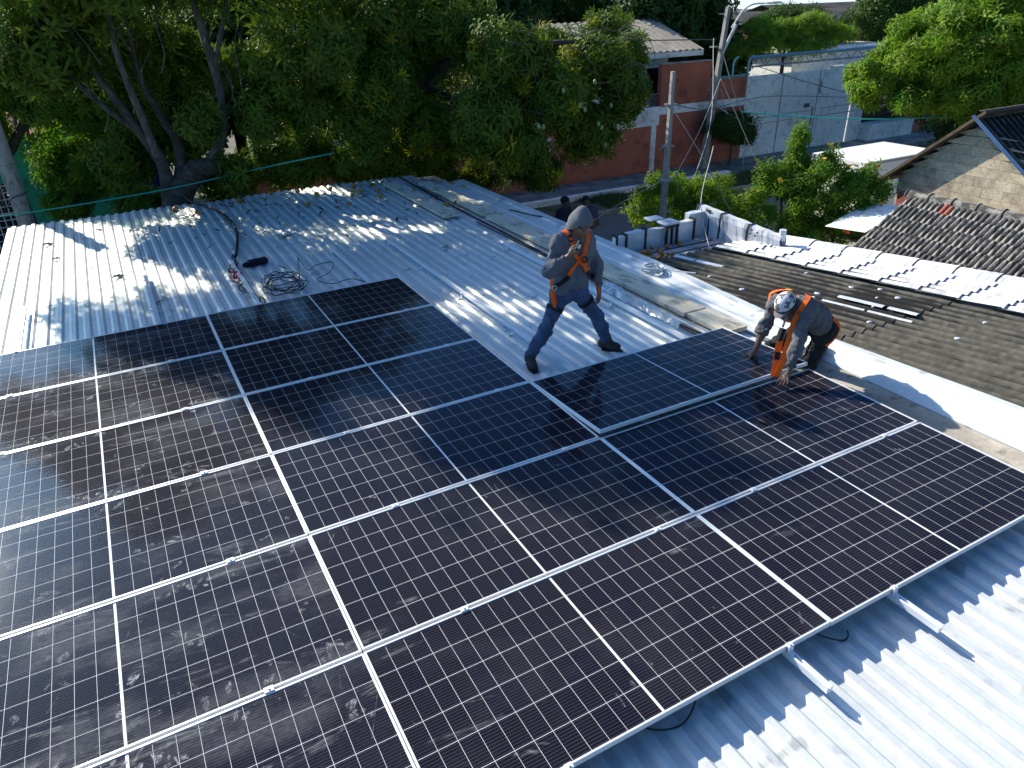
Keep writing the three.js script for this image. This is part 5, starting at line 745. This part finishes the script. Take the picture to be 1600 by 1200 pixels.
  part('chest_ring', new THREE.TorusGeometry(0.028, 0.006, 8, 20).rotateX(-0.3).translate(3.165, 0.965, 3.155), M.strapblack, t);
  part('chest_plate', new RoundedBoxGeometry(0.06, 0.05, 0.014, 2, 0.006).rotateX(-0.25).translate(3.17, 0.93, 3.148), M.orange, t);
  const lan = part('side_lanyard', merge([ribbon([[2.93, 0.80, 2.93], [2.90, 0.72, 2.99], [2.905, 0.62, 3.02], [2.925, 0.52, 3.03]], 0.03, () => V3(-0.7, 0, 0.7), 0), ribbon([[2.90, 0.66, 2.99], [2.885, 0.6, 3.03], [2.90, 0.5, 3.05]], 0.03, () => V3(-0.7, 0, 0.7), 0)]), M.orange, t);
  part('lanyard_hook', new THREE.TorusGeometry(0.025, 0.006, 8, 16).translate(2.905, 0.69, 3.03), M.buckle, t);
  part('side_lanyard', ribbon([[3.40, 0.66, 3.0], [3.41, 0.58, 3.06], [3.40, 0.5, 3.07]], 0.026, () => V3(0.4, 0, 0.9), 0), M.orange, t);
  // the small radio held to the mouth is its own thing
  const ra = thing('handheld_radio', 'small dark handheld held at the standing worker\'s mouth', 'radio'); const rb = part('case', new RoundedBoxGeometry(0.045, 0.085, 0.022, 2, 0.005).rotateZ(-0.5).translate(3.055, 1.135, 3.215), M.black, ra); part('keypad', box(0.03, 0.04, 0.002, 0, 0, 0).rotateZ(-0.5).translate(3.052, 1.13, 3.228), M.aluDark, rb);
}
// --- worker crouching on the panels
{
  const t = thing('person', 'crouching worker in white cap and dark trousers reaching onto the panels', 'person');
  const J = { anR: [5.15, -0.04, 3.92], anL: [5.27, -0.035, 4.26], knR: [4.86, -0.03, 4.06], knL: [5.00, -0.055, 4.43], hipR: [5.01, 0.32, 4.33], hipL: [5.03, 0.32, 4.50], waist: [4.95, 0.44, 4.40], chest: [4.84, 0.50, 4.34], shR: [4.70, 0.565, 4.155], shL: [4.72, 0.60, 4.51], head: [4.60, 0.60, 4.37], elR: [4.66, 0.30, 4.10], wrR: [4.52, 0.075, 4.15], elL: [4.545, 0.37, 4.60], wrL: [4.37, 0.105, 4.70] };
  const F = figure(J, 0.93, 0.9), H = headParts([4.565, 0.60, 4.385], [-0.78, -0.62, 0.25], [-0.55, 0.8, 0.1], 0.95);
  const hR = handParts(J.wrR, [-0.92, -0.28, 0.02], [-0.2, 1, 0], -1, { curl: [0.12, 0.14, 0.14, 0.16], spread: 1.3, thumb: 0.8 }, 0.93), hL = handParts(J.wrL, [-0.88, -0.42, 0.32], [-0.35, 1, 0], 1, { curl: [-0.02, 0.02, 0.03, 0.05], spread: 1.3, thumb: 0.85 }, 0.93);
  const whole = blend([...F.torso, ...F.neck, ...F.armR, ...F.armL, ...F.legR, ...F.legL], 0.05), hf = blend([...H.list, ...F.neck], 0.022);
  part('body', mergeGeometries([meshOf(whole, 0.014), meshOf(hf, 0.005), meshOf(hR, 0.004), meshOf(hL, 0.004)]), M.skinDark, t);
  for (const e of [-1, 1]) part('eye', new THREE.SphereGeometry(0.011, 8, 6).translate(...H.P(e * 0.032, 0.002, 0.076)), M.eye, t);
  const shirt0 = blend([...F.torso, ...F.armR, ...F.armL], 0.06), near = (p, r, x, y, z) => Math.hypot(x - p[0], y - p[1], z - p[2]) < r;
  const pw_ = plane([4.985, 0.385, 4.41], [0.8, -0.55, 0]), cR = plane(mid(J.elR, J.wrR, 0.40), A(VV(J.wrR).sub(VV(J.elR)))), cL = plane(mid(J.elL, J.wrL, 0.82), A(VV(J.wrL).sub(VV(J.elL))));
  const shirt = clip(wrinkled(shirt0, 0.020, 8, 8, 8, 0.016), (x, y, z) => { let v = pw_(x, y, z); if (near(J.wrR, 0.22, x, y, z)) v = Math.max(v, cR(x, y, z)); if (near(J.wrL, 0.14, x, y, z)) v = Math.max(v, cL(x, y, z)); return v; });
  part('shirt', metreUV(meshOf(shirt, 0.009, 0.05)), clothMat(221, [0.36, 0.36, 0.375], 0.14), t);
  const tr0 = blend([...F.torso.slice(0, 2), F.torso[5], F.torso[6], ...F.legR, ...F.legL], 0.04), tp = plane([4.93, 0.44, 4.41], [-0.8, 0.6, 0]), trous = clip(wrinkled(tr0, 0.020, 8, 8, 8, 0.016), (x, y, z) => { let v = tp(x, y, z); return v; });
  part('trousers', metreUV(meshOf(trous, 0.009, 0.05)), clothMat(223, [0.115, 0.12, 0.125], 0.2), t);
  const bm = clothMat(225, [0.12, 0.11, 0.10], 0.3);
  for (const [an, toe] of [[J.anR, [5.36, -0.123, 4.10]], [J.anL, [5.50, -0.11, 4.47]]]) part('boot', metreUV(meshOf(blend([cone(add(an, [-0.08, 0, 0]), add(an, [0.03, 0, 0]), 0.052, 0.05), cone(add(an, [0.03, 0, 0]), add(an, [0.07, -0.05, 0]), 0.05, 0.046), cone(add(an, [0.05, 0.02, 0]), add(an, [0.1, -0.07, 0.0]), 0.042, 0.045)], 0.03), 0.008)), bm, t);
  for (const k of [J.knR, J.knL]) part('knee_patch', metreUV(meshOf(ell(add(k, [-0.045, 0.02, 0]), [V3(1, 0, 0), V3(0, 1, 0), V3(0, 0, 1)], [0.055, 0.08, 0.065]), 0.01)), M.strapblack, t);
  // cap with peak
  const capF = wrinkled(blend([ell(H.P(0, 0.042, -0.014), H.ax, [0.086, 0.095, 0.106])], 0.02), 0.003, 20, 20, 20, 0.004), cp = plane(H.P(0, 0.04, 0), A(H.u.clone().multiplyScalar(-1))), cap = clip(capF, (x, y, z) => cp(x, y, z));
  const capMap = dataTex(256, 256, (u, v) => { const a = fbm(u, v, 8, 4, 231), k = smooth(0.56, 0.62, a), c = fbm(u, v, 40, 2, 233); const g = 0.86 - 0.45 * k - 0.06 * c; return [g, g * 0.99, g]; }, true, [3.5, 3.5]);
  const capM = part('cap', metreUV(meshOf(cap, 0.005)), std({ map: capMap, roughness: 0.9 }), t);
  part('cap_button', new THREE.SphereGeometry(0.009, 8, 6).translate(...H.P(0, 0.142, -0.014)), std({ color: lin(0.6, 0.6, 0.6), roughness: 0.9 }), capM);
  part('cap_band', ribbon(range(0, 20, 20).map((i) => { const a = (i / 20) * 6.283; return onSurface(capF, H.P(0.09 * Math.sin(a), 0.047, -0.014 + 0.105 * Math.cos(a))); }), 0.012, gradOf(capF), 0.001), M.strapblack, capM);
  { const P = [], I = [], nu = 12, nv = 5; for (let j = 0; j <= nv; j++) for (let i = 0; i <= nu; i++) { const a = lerp(-1.05, 1.05, i / nu), d = j / nv, q = H.P(Math.sin(a) * (0.083 - 0.012 * d), 0.04 + 0.012 * Math.cos(a * 1.5) * d - 0.012 * d, 0.078 * Math.cos(a) + 0.012 + d * 0.075 * Math.cos(a * 0.75)); P.push(...q); if (i < nu && j < nv) { const o = j * (nu + 1) + i; I.push(o, o + 1, o + nu + 1, o + 1, o + nu + 2, o + nu + 1); } } const g = new THREE.BufferGeometry(); g.setAttribute('position', new THREE.Float32BufferAttribute(P, 3)); g.setIndex(I); g.computeVertexNormals(); part('cap_peak', metreUV(g), clothMat(235, [0.46, 0.44, 0.45], 0.08), capM); }
  // harness
  const smoothS = wrinkled(shirt0, 0, 1, 1, 1, 0.018), S = gradOf(smoothS), put = (name, pts, w, m, n = 4) => part(name, ribbon(along(smoothS, pts, n), w, S, 0.003, 0.005), m, t);
  put('harness_strap', [[4.68, 0.49, 4.49], [4.70, 0.60, 4.47], [4.76, 0.68, 4.44], [4.84, 0.66, 4.40], [4.90, 0.64, 4.38]], 0.044, M.orange); put('harness_strap', [[4.70, 0.50, 4.22], [4.70, 0.60, 4.22], [4.76, 0.68, 4.25], [4.84, 0.66, 4.32], [4.90, 0.64, 4.38]], 0.044, M.orange);
  put('harness_strap', [[4.90, 0.64, 4.38], [4.97, 0.59, 4.45], [5.03, 0.52, 4.50]], 0.044, M.orange); put('harness_strap', [[4.90, 0.64, 4.38], [4.97, 0.59, 4.34], [5.03, 0.50, 4.32]], 0.044, M.orange);
  const smoothT = wrinkled(tr0, 0, 1, 1, 1, 0.018), TS = gradOf(smoothT); part('leg_strap', ribbon([[5.04, 0.47, 4.59], [5.09, 0.36, 4.62], [5.06, 0.22, 4.61], [5.0, 0.16, 4.58]].map((p) => onSurface(smoothT, p)), 0.05, TS, 0.004, 0.005), M.orange, t);
  put('harness_strap', [[4.68, 0.49, 4.49], [4.72, 0.43, 4.46], [4.74, 0.41, 4.38]], 0.042, M.orange); put('harness_strap', [[4.70, 0.50, 4.22], [4.73, 0.43, 4.25], [4.74, 0.41, 4.33]], 0.042, M.orange);
  part('back_ring', new THREE.TorusGeometry(0.032, 0.006, 8, 20).rotateX(1.3).translate(4.90, 0.62, 4.38), M.buckle, t);
  part('shoulder_pad', new THREE.SphereGeometry(0.05, 12, 8).scale(1.1, 0.5, 0.9).translate(4.76, 0.655, 4.22), clothMat(237, [0.98, 0.66, 0.05], 0.06), t);
  part('front_hook', merge([new THREE.TorusGeometry(0.028, 0.008, 8, 16).rotateY(0.5).translate(4.50, 0.47, 4.45), box(0.02, 0.05, 0.02, 4.53, 0.52, 4.44)]), M.buckle, t);
  part('shock_pack', new RoundedBoxGeometry(0.05, 0.12, 0.05, 2, 0.01).rotateZ(-0.3).translate(4.46, 0.38, 4.47), M.strapblack, t);
  const or = part('lanyard', merge([ribbon([[4.45, 0.33, 4.48], [4.41, 0.24, 4.51], [4.36, 0.14, 4.55], [4.30, 0.045, 4.60]], 0.058, () => V3(-0.6, 0.5, 0.6), 0, 0.006), ribbon([[4.66, 0.585, 4.49], [4.58, 0.52, 4.50], [4.50, 0.40, 4.54], [4.45, 0.28, 4.56], [4.38, 0.14, 4.60], [4.31, 0.045, 4.62]], 0.045, () => V3(-0.6, 0.5, 0.6), 0, 0.005)]), M.orange, t);
  part('lanyard_label', ribbon([[4.405, 0.23, 4.513], [4.375, 0.17, 4.538]], 0.046, () => V3(-0.6, 0.5, 0.6), 0.009, 0.002), M.strapblack, or);
}
// --- two people on the pavement behind the roof
function bystander(label, x, z, yaw, hd, shirtC, seed, armBent) {
  const t = thing('person', label, 'person'), y0 = GY + 0.40, c = Math.cos(yaw), s = Math.sin(yaw), W = (r, y, f) => [x + r * c + f * s, y0 + y, z - r * s + f * c];   // r: to his left, f: forwards
  const J = { anR: W(-0.11, 0.09, 0), anL: W(0.11, 0.09, 0), knR: W(-0.10, 0.47, 0.02), knL: W(0.10, 0.47, 0.02), hipR: W(-0.09, 0.92, 0), hipL: W(0.09, 0.92, 0), waist: W(0, 1.06, 0), chest: W(0, 1.28, 0.01), shR: W(-0.185, 1.44, 0), shL: W(0.185, 1.44, 0), head: W(0, 1.62, 0.03), elR: W(-0.25, 1.16, -0.02), wrR: armBent ? W(-0.1, 1.08, 0.22) : W(-0.25, 0.92, 0.04), elL: W(0.25, 1.16, -0.02), wrL: armBent ? W(0.08, 1.08, 0.22) : W(0.25, 0.92, 0.04) };
  const F = figure(J, 1, 1.05), d = (yw) => [Math.sin(yw), 0, Math.cos(yw)], H = headParts(W(0, 1.655, 0.035), [Math.sin(hd), -0.2, Math.cos(hd)], [0, 1, 0], 1.03);
  const whole = blend([...F.torso, ...F.neck, ...F.armR, ...F.armL, ...F.legR, ...F.legL], 0.05), hf = blend([...H.list, ...F.neck], 0.022);
  const hands = [[J.elR, J.wrR, -1], [J.elL, J.wrL, 1]].map(([e, w, th]) => handParts(w, A(VV(w).sub(VV(e))), armBent ? [0, 1, 0] : W(th, 0, 0).map((v, i) => v - W(0, 0, 0)[i]), th, { curl: [0.5, 0.5, 0.55, 0.6], spread: 0.3, thumb: 0.6 }));
  part('body', mergeGeometries([meshOf(whole, 0.02), meshOf(hf, 0.008), ...hands.map((h) => meshOf(h, 0.006))]), M.skinDark, t);
  const arms = (w, e) => plane(mid(e, w, 0.05), A(VV(w).sub(VV(e)))), aR = arms(J.wrR, J.elR), aL = arms(J.wrL, J.elL), near = (p, r, q) => Math.hypot(q[0] - p[0], q[1] - p[1], q[2] - p[2]) < r;
  const shirt = clip(wrinkled(blend([...F.torso, ...F.armR, ...F.armL], 0.05), 0.01, 8, 7, 8, 0.018), (a, b, e) => { let v = y0 + 0.88 - b; if (near(mid(J.elR, J.wrR, 0.7), 0.24, [a, b, e])) v = Math.max(v, aR(a, b, e)); if (near(mid(J.elL, J.wrL, 0.7), 0.24, [a, b, e])) v = Math.max(v, aL(a, b, e)); return v; });
  part('shirt', metreUV(meshOf(shirt, 0.014, 0.05)), clothMat(seed, shirtC, 0.12), t);
  const tr = clip(wrinkled(blend([...F.torso.slice(0, 2), F.torso[5], F.torso[6], ...F.legR, ...F.legL], 0.04), 0.01, 8, 7, 8, 0.015), (a, b) => Math.max(b - y0 - 1.0, y0 + 0.08 - b)); part('trousers', metreUV(meshOf(tr, 0.016, 0.05)), clothMat(seed + 2, [0.16, 0.18, 0.24], 0.15), t);
  for (const r of [-0.11, 0.11]) part('shoe', metreUV(meshOf(bootGeo(W(r, 0.09, 0), W(r * 1.15, 0.003, 0.17)), 0.012)), M.black, t);
  const hair = clip(ell(H.P(0, 0.045, -0.02), H.ax, [0.082, 0.09, 0.1]), (() => { const a = plane(H.P(0, 0.055, 0.05), A(H.f.clone().multiplyScalar(0.8).addScaledVector(H.u, -0.6))); return (q, b, e) => a(q, b, e); })()); part('hair', meshOf(hair, 0.008), M.hair, t);
  if (armBent) { const ph = thing('mobile_phone', 'dark phone held by the man on the pavement', 'phone'); part('case', box(0.075, 0.012, 0.15, ...W(-0.01, 1.12, 0.30), yaw, 0.003), M.black, ph); part('screen', box(0.066, 0.002, 0.13, ...W(-0.01, 1.128, 0.30), yaw), M.darkglass, ph); }
  return t;
}
bystander('man in dark purple shirt on the pavement, seen from the side, behind the roof', 7.76, -4.45, 0.55, 1.25, [0.17, 0.165, 0.24], 241, false);
bystander('man in grey-violet shirt on the pavement looking down at a phone', 8.16, -4.22, -0.35, -0.4, [0.30, 0.29, 0.37], 245, true);
// ---------- loose things on the roof ----------
const plankMap = dataTex(256, 512, (u, v) => { const a = fbm(u, v, 5, 5, 301), b = fbm(u, v * 0.2, 40, 3, 303), c = smooth(0.6, 0.72, fbm(u, v, 9, 4, 307)); const g = 0.82 + 0.14 * (a - 0.5) + 0.14 * (b - 0.5) - 0.16 * c; return [g, g * 0.95, g * 0.84]; }, true, [1.2, 0.5]);
M.plank = std({ map: plankMap, roughness: 0.95 });
function plank(x, z0, z1, w, y, label, tilt = 0) { const t = thing('plank', label, 'plank', [x, y, (z0 + z1) / 2], 'weathered planks along the roof edge'); part('board', metreUV(box(w, 0.05, z1 - z0, 0, 0, 0, 0, 0.005)), M.plank, t); part('end_cleat', metreUV(box(w * 0.96, 0.02, 0.05, 0, -0.027, (z1 - z0) / 2 - 0.12)), M.plank, t); part('end_cleat', metreUV(box(w * 0.96, 0.02, 0.05, 0, -0.027, -(z1 - z0) / 2 + 0.12)), M.plank, t); t.rotation.y = tilt; return t; }
plank(4.34, -5.65, -2.62, 0.30, -0.068, 'weathered plank farthest from the panels, left of the two beside the back edge');
plank(4.94, -5.28, -2.36, 0.28, -0.072, 'weathered plank at the back, right of the long black line');
plank(4.95, -2.26, 2.82, 0.33, -0.078, 'longest weathered plank running past the standing worker', -0.004);
plank(4.96, 2.84, 3.46, 0.32, -0.083, 'short pale plank end just behind the raised panel');
// black cables lying in the gap
solo('cable', tube([[4.78, -0.11, -6.3], [4.70, -0.11, -3.6], [4.68, -0.115, -1], [4.65, -0.115, 1], [4.66, -0.115, 3.4], [4.7, -0.12, 3.6]], 0.016, 7, 80), M.black, 'straight black cable along the inner side of the long plank', 'cable');
solo('cable', tube([[4.60, -0.115, -2.2], [4.62, -0.115, 0], [4.60, -0.115, 1.8], [4.59, -0.115, 3.35]], 0.011, 7, 60), M.black, 'thinner black cable beside the thick one at the long plank', 'cable');
solo('cable', tube([[5.36, -0.075, -2.45], [5.44, -0.07, -2.1], [5.52, -0.07, -1.85], [5.6, -0.075, -1.72]], 0.012, 6), M.black, 'short piece of black cable on the outer metal strip', 'cable');
{ // power cable from the trunk, with pink tape
  const t = thing('taped_cable', 'thick black cable with pink tape running down from the tree', 'cable');
  part('cable', tube([[0.55, -0.04, -7.0], [0.62, -0.08, -6.5], [0.86, -0.105, -5.9], [1.02, -0.105, -5.0], [1.02, -0.105, -4.0], [0.86, -0.105, -3.0], [0.74, -0.10, -2.45]], 0.022, 8, 80), M.black, t);
  for (const [a, b] of [[0.03, 0.2], [-0.04, 0.1]]) part('cable_tail', tube([[0.72, -0.09, -2.55], [0.66 + a, -0.08, -2.1], [0.58 + a * 2, -0.10, -1.55], [0.60 + a, -0.1, -1.2], [0.55 - a, -0.1, -0.8 - b], [0.66 + b * 0.3, -0.09, -0.45], [0.5 + b, -0.08, -0.15]], 0.010, 6, 50), M.black, t);
  const pk = std({ color: lin(0.45, 0.02, 0.09), roughness: 0.6 });
  for (const [x, z, r] of [[0.66, -1.95, 0.035], [0.60, -1.72, 0.03], [0.58, -1.5, 0.045], [0.64, -1.42, 0.04]]) { const g = new THREE.TorusGeometry(r, 0.016, 6, 12).rotateX(1.3 + z).rotateY(x * 7).translate(x, -0.075, z); part('pink_tape', g, pk, t); }
  part('splice', new THREE.CylinderGeometry(0.035, 0.03, 0.12, 8).rotateX(1.5).translate(0.62, -0.09, -1.35), pk, t);
}
{ // loose coil of thin wire
  const t = thing('wire_coil', 'tangled coil of thin black wire on the roof beside the first panel row', 'wire coil'), R = rng(311);
  for (let k = 0; k < 9; k++) { const cx = 1.04 + (R() - 0.5) * 0.14, cz = -0.72 + (R() - 0.5) * 0.25, rx = 0.16 + R() * 0.12, rz = 0.24 + R() * 0.16, p = []; for (let i = 0; i < 12; i++) { const a = (i / 12) * 6.283; p.push([cx + rx * Math.cos(a) * (1 + 0.25 * (R() - 0.5)), -0.105 + 0.02 * k * 0.4 + R() * 0.07, cz + rz * Math.sin(a) * (1 + 0.25 * (R() - 0.5))]); } part('loop', tube(p, 0.0055, 5, 70, true), M.black, t); }
  part('tail', tube([[1.3, -0.1, -0.9], [1.42, 0.05, -1.35], [1.45, 0.02, -1.5], [1.5, -0.09, -1.2], [1.65, -0.09, -1.35], [1.9, -0.1, -1.4], [1.75, -0.1, -1.0], [1.5, -0.1, -0.75], [1.65, -0.1, -0.5], [1.9, -0.1, -0.55], [2.03, -0.1, -0.35]], 0.0055, 5, 90), M.black, t);
}
{
  const t = thing('tool_bag', 'dark slim tool pouch lying beside the pink-taped cable', 'bag', [0.93, -0.09, -1.98]);
  const f = wrinkled(blend([cone([-0.15, -0.01, 0.03], [0.14, 0, -0.03], 0.03, 0.042), cone([-0.06, 0.0, 0.04], [0.13, 0.0, 0.01], 0.034, 0.036)], 0.05), 0.01, 14, 14, 14); const b = part('pouch', metreUV(meshOf(f, 0.012)), clothMat(321, [0.08, 0.085, 0.13], 0.2), t);
  part('flap', metreUV(box(0.2, 0.01, 0.06, 0, 0.042, 0.0, 0.1, 0.004)), clothMat(323, [0.14, 0.15, 0.36], 0.1), t); part('zip', box(0.22, 0.005, 0.006, 0.0, 0.036, 0.04, 0.12), M.aluDark, b);
}
{ // pale cable coil on the outer strip
  const t = thing('cable_coil', 'pale blue-white coil of cable on the outer metal strip', 'cable coil', [5.45, -0.08, 1.42]), m = std({ color: lin(0.55, 0.6, 0.64), roughness: 0.4 });
  for (let k = 0; k < 6; k++) part('turn', new THREE.TorusGeometry(0.105 + 0.012 * (k % 3), 0.008, 7, 36).rotateX(Math.PI / 2).translate(0.006 * Math.sin(k * 3), 0.012 * k - 0.0, 0.006 * Math.cos(k * 4)), m, t);
  for (const a of [0.6, 2.8, 4.6]) part('tie', new THREE.TorusGeometry(0.04, 0.006, 6, 12).translate(0.115, 0.03, 0).rotateY(a), m, t);
  part('loose_end', tube([[0.11, 0.01, 0.02], [0.2, 0.0, 0.12], [0.3, 0.01, 0.3], [0.36, 0.02, 0.42]], 0.008, 6), m, t);
}
{ // crumpled plastic on the rail and a rolled sheet
  const t = thing('plastic_sheet', 'crumpled clear plastic bundle lying along the rail by the plank', 'plastic sheet', [4.50, -0.06, 1.75]);
  const g = new THREE.IcosahedronGeometry(0.15, 4), p = g.attributes.position; for (let i = 0; i < p.count; i++) { const x = p.getX(i), y = p.getY(i), z = p.getZ(i), n = 1 + 0.55 * Math.abs(n3(x * 14, y * 14, z * 14)) + 0.2 * n3(x * 40, y * 40, z * 40) - 0.2; p.setXYZ(i, x * n * 0.75, Math.max(-0.075, y * n * 0.62), z * n * 1.5); } const gg = flat(g);
  const pm = phys({ color: lin(0.8, 0.86, 0.9), roughness: 0.25, transmission: 0.55, thickness: 0, specularIntensity: 1 }); part('crumpled_film', gg, pm, t);
  part('film_tail', sheet(range(-0.06, 0.06, 6).map((x) => [x, 0.03 * Math.cos(x * 40)]), range(0.1, 1.35, 24), (x, y, z) => [x + 0.03 * n3(z * 4, 1, 2), y + 0.02 + 0.02 * n3(x * 30, z * 12, 4), z]), pm, t);
}
// fallen mangoes and dry leaves
const fruit = new THREE.SphereGeometry(0.048, 12, 9).scale(0.85, 0.8, 1.2), ym = [0, 1, 2].map((k) => std({ map: dataTex(64, 64, (u, v) => { const a = fbm(u, v, 4, 4, 331 + k), q = smooth(0.55, 0.7, a); return [lerp(0.78, 0.4, q), lerp(0.58 - 0.06 * k, 0.28, q), lerp(0.16, 0.1, q)]; }, true), roughness: 0.5 }));
function mango(x, y, z, i, label, group) { const o = thing('fallen_mango', label, 'mango', [x, y, z], group), f = part('flesh', fruit, ym[i % 3], o); f.rotation.set(0.2 * i, i * 1.7, 0); part('stem_end', new THREE.SphereGeometry(0.008, 6, 5), M.hair, f).position.z = 0.058; const s = (y < -0.15 ? 0.6 : 0.85) + 0.3 * ((i * 37) % 10) / 10; o.scale.setScalar(s); }
[[2.1, -6.35], [1.45, -6.05], [0.62, -5.6], [2.5, -5.05], [2.85, -5.7], [3.2, -6.0], [3.55, -5.65], [3.62, -5.4], [3.7, -6.05], [3.85, -4.85], [3.15, -4.6], [2.6, -6.2], [4.05, -5.9], [4.6, -5.0], [5.42, -5.0], [5.5, -4.6], [3.98, -5.35], [0.3, -6.1], [4.62, -3.5], [3.4, -5.2]].forEach(([x, z], i) => mango(x, CREST + 0.028 + roofWave(x, z), z, i, 'yellow fallen mango lying on the corrugated metal roof', 'mangoes fallen on the metal roof'));
{ const R = rng(341); for (let i = 0; i < 30; i++) { const x = 5.95 + R() * R() * 1.3, z = 0.30 + R() * 0.5; mango(x, -0.211, z, i, 'small yellow fallen mango in the gutter behind the silver parapet', 'mangoes fallen in the neighbour\'s gutter'); } }
{
  const R = rng(351), lf = leafGeo([[V3(0, 0, 0), V3(1, 0.05, 0), 0.16, 0.045, -0.3]]), N = 260, im = new THREE.InstancedMesh(lf, std({ color: lin(0.055, 0.035, 0.02), roughness: 0.9 }), N), m = new THREE.Matrix4(), e = new THREE.Euler(), c = new THREE.Color();
  for (let i = 0; i < N; i++) { const far = R() < 0.85, x = far ? 0.2 + R() * 4.8 : -2 + R() * 7, z = far ? -6.3 + Math.pow(R(), 1.6) * 3.4 : -6 + R() * 5.8; m.makeRotationFromEuler(e.set((R() - 0.5) * 0.8, R() * 6.28, (R() - 0.5) * 0.5)); const s = 0.35 + R() * 0.7; m.scale(V3(s, s, s)).setPosition(x, CREST + 0.012 + roofWave(x, z), z); im.setMatrixAt(i, m); im.setColorAt(i, R() < 0.3 ? c.setRGB(3, 3.6, 1.2) : c.setRGB(0.6 + R(), 0.6 + 0.8 * R(), 0.7)); }
  im.name = 'leaf_litter'; tag(im, 'dry dark mango leaves scattered over the shaded metal roof', 'leaves', null, 'stuff'); scene.add(im);
  for (const [x, z, s] of [[-1.75, -4.9, 1], [-1.62, -3.95, 0.8], [-0.85, -2.5, 1], [-1.0, -5.4, 0.7]]) { const g = leafGeo(range(0, 5, 5).map((k) => [V3(0, 0.01, 0), V3(Math.cos(k * 1.3), 0.3, Math.sin(k * 1.3)).normalize(), 0.06 + 0.02 * k * 0.3, 0.04, 0.3])); const o = solo('dry_leaf_clump', g, std({ color: lin(0.02, 0.016, 0.012), roughness: 0.95 }), 'small dark dry leaf clump on the sunlit left part of the roof', 'leaf', 'dry leaf clumps on the sunlit roof'); o.position.set(x, CREST + 0.002, z); o.scale.setScalar(s * 1.3); }
}
// wires under the front panels
solo('panel_lead', tube([[2.25, -0.05, 6.78], [2.36, -0.1, 6.88], [2.45, -0.12, 6.93], [2.49, -0.115, 6.92], [2.50, -0.095, 6.90]], 0.005, 6, 40), M.black, 'black panel lead ending in a plug between the two front rails', 'cable');
solo('panel_lead', tube([[1.5, -0.06, 6.75], [1.4, -0.11, 6.85], [1.28, -0.125, 6.89], [1.15, -0.12, 6.85], [1.05, -0.1, 6.75]], 0.005, 6, 40), M.black, 'black panel lead drooping under the front edge of the middle column', 'cable');
renderer.render(scene, camera);
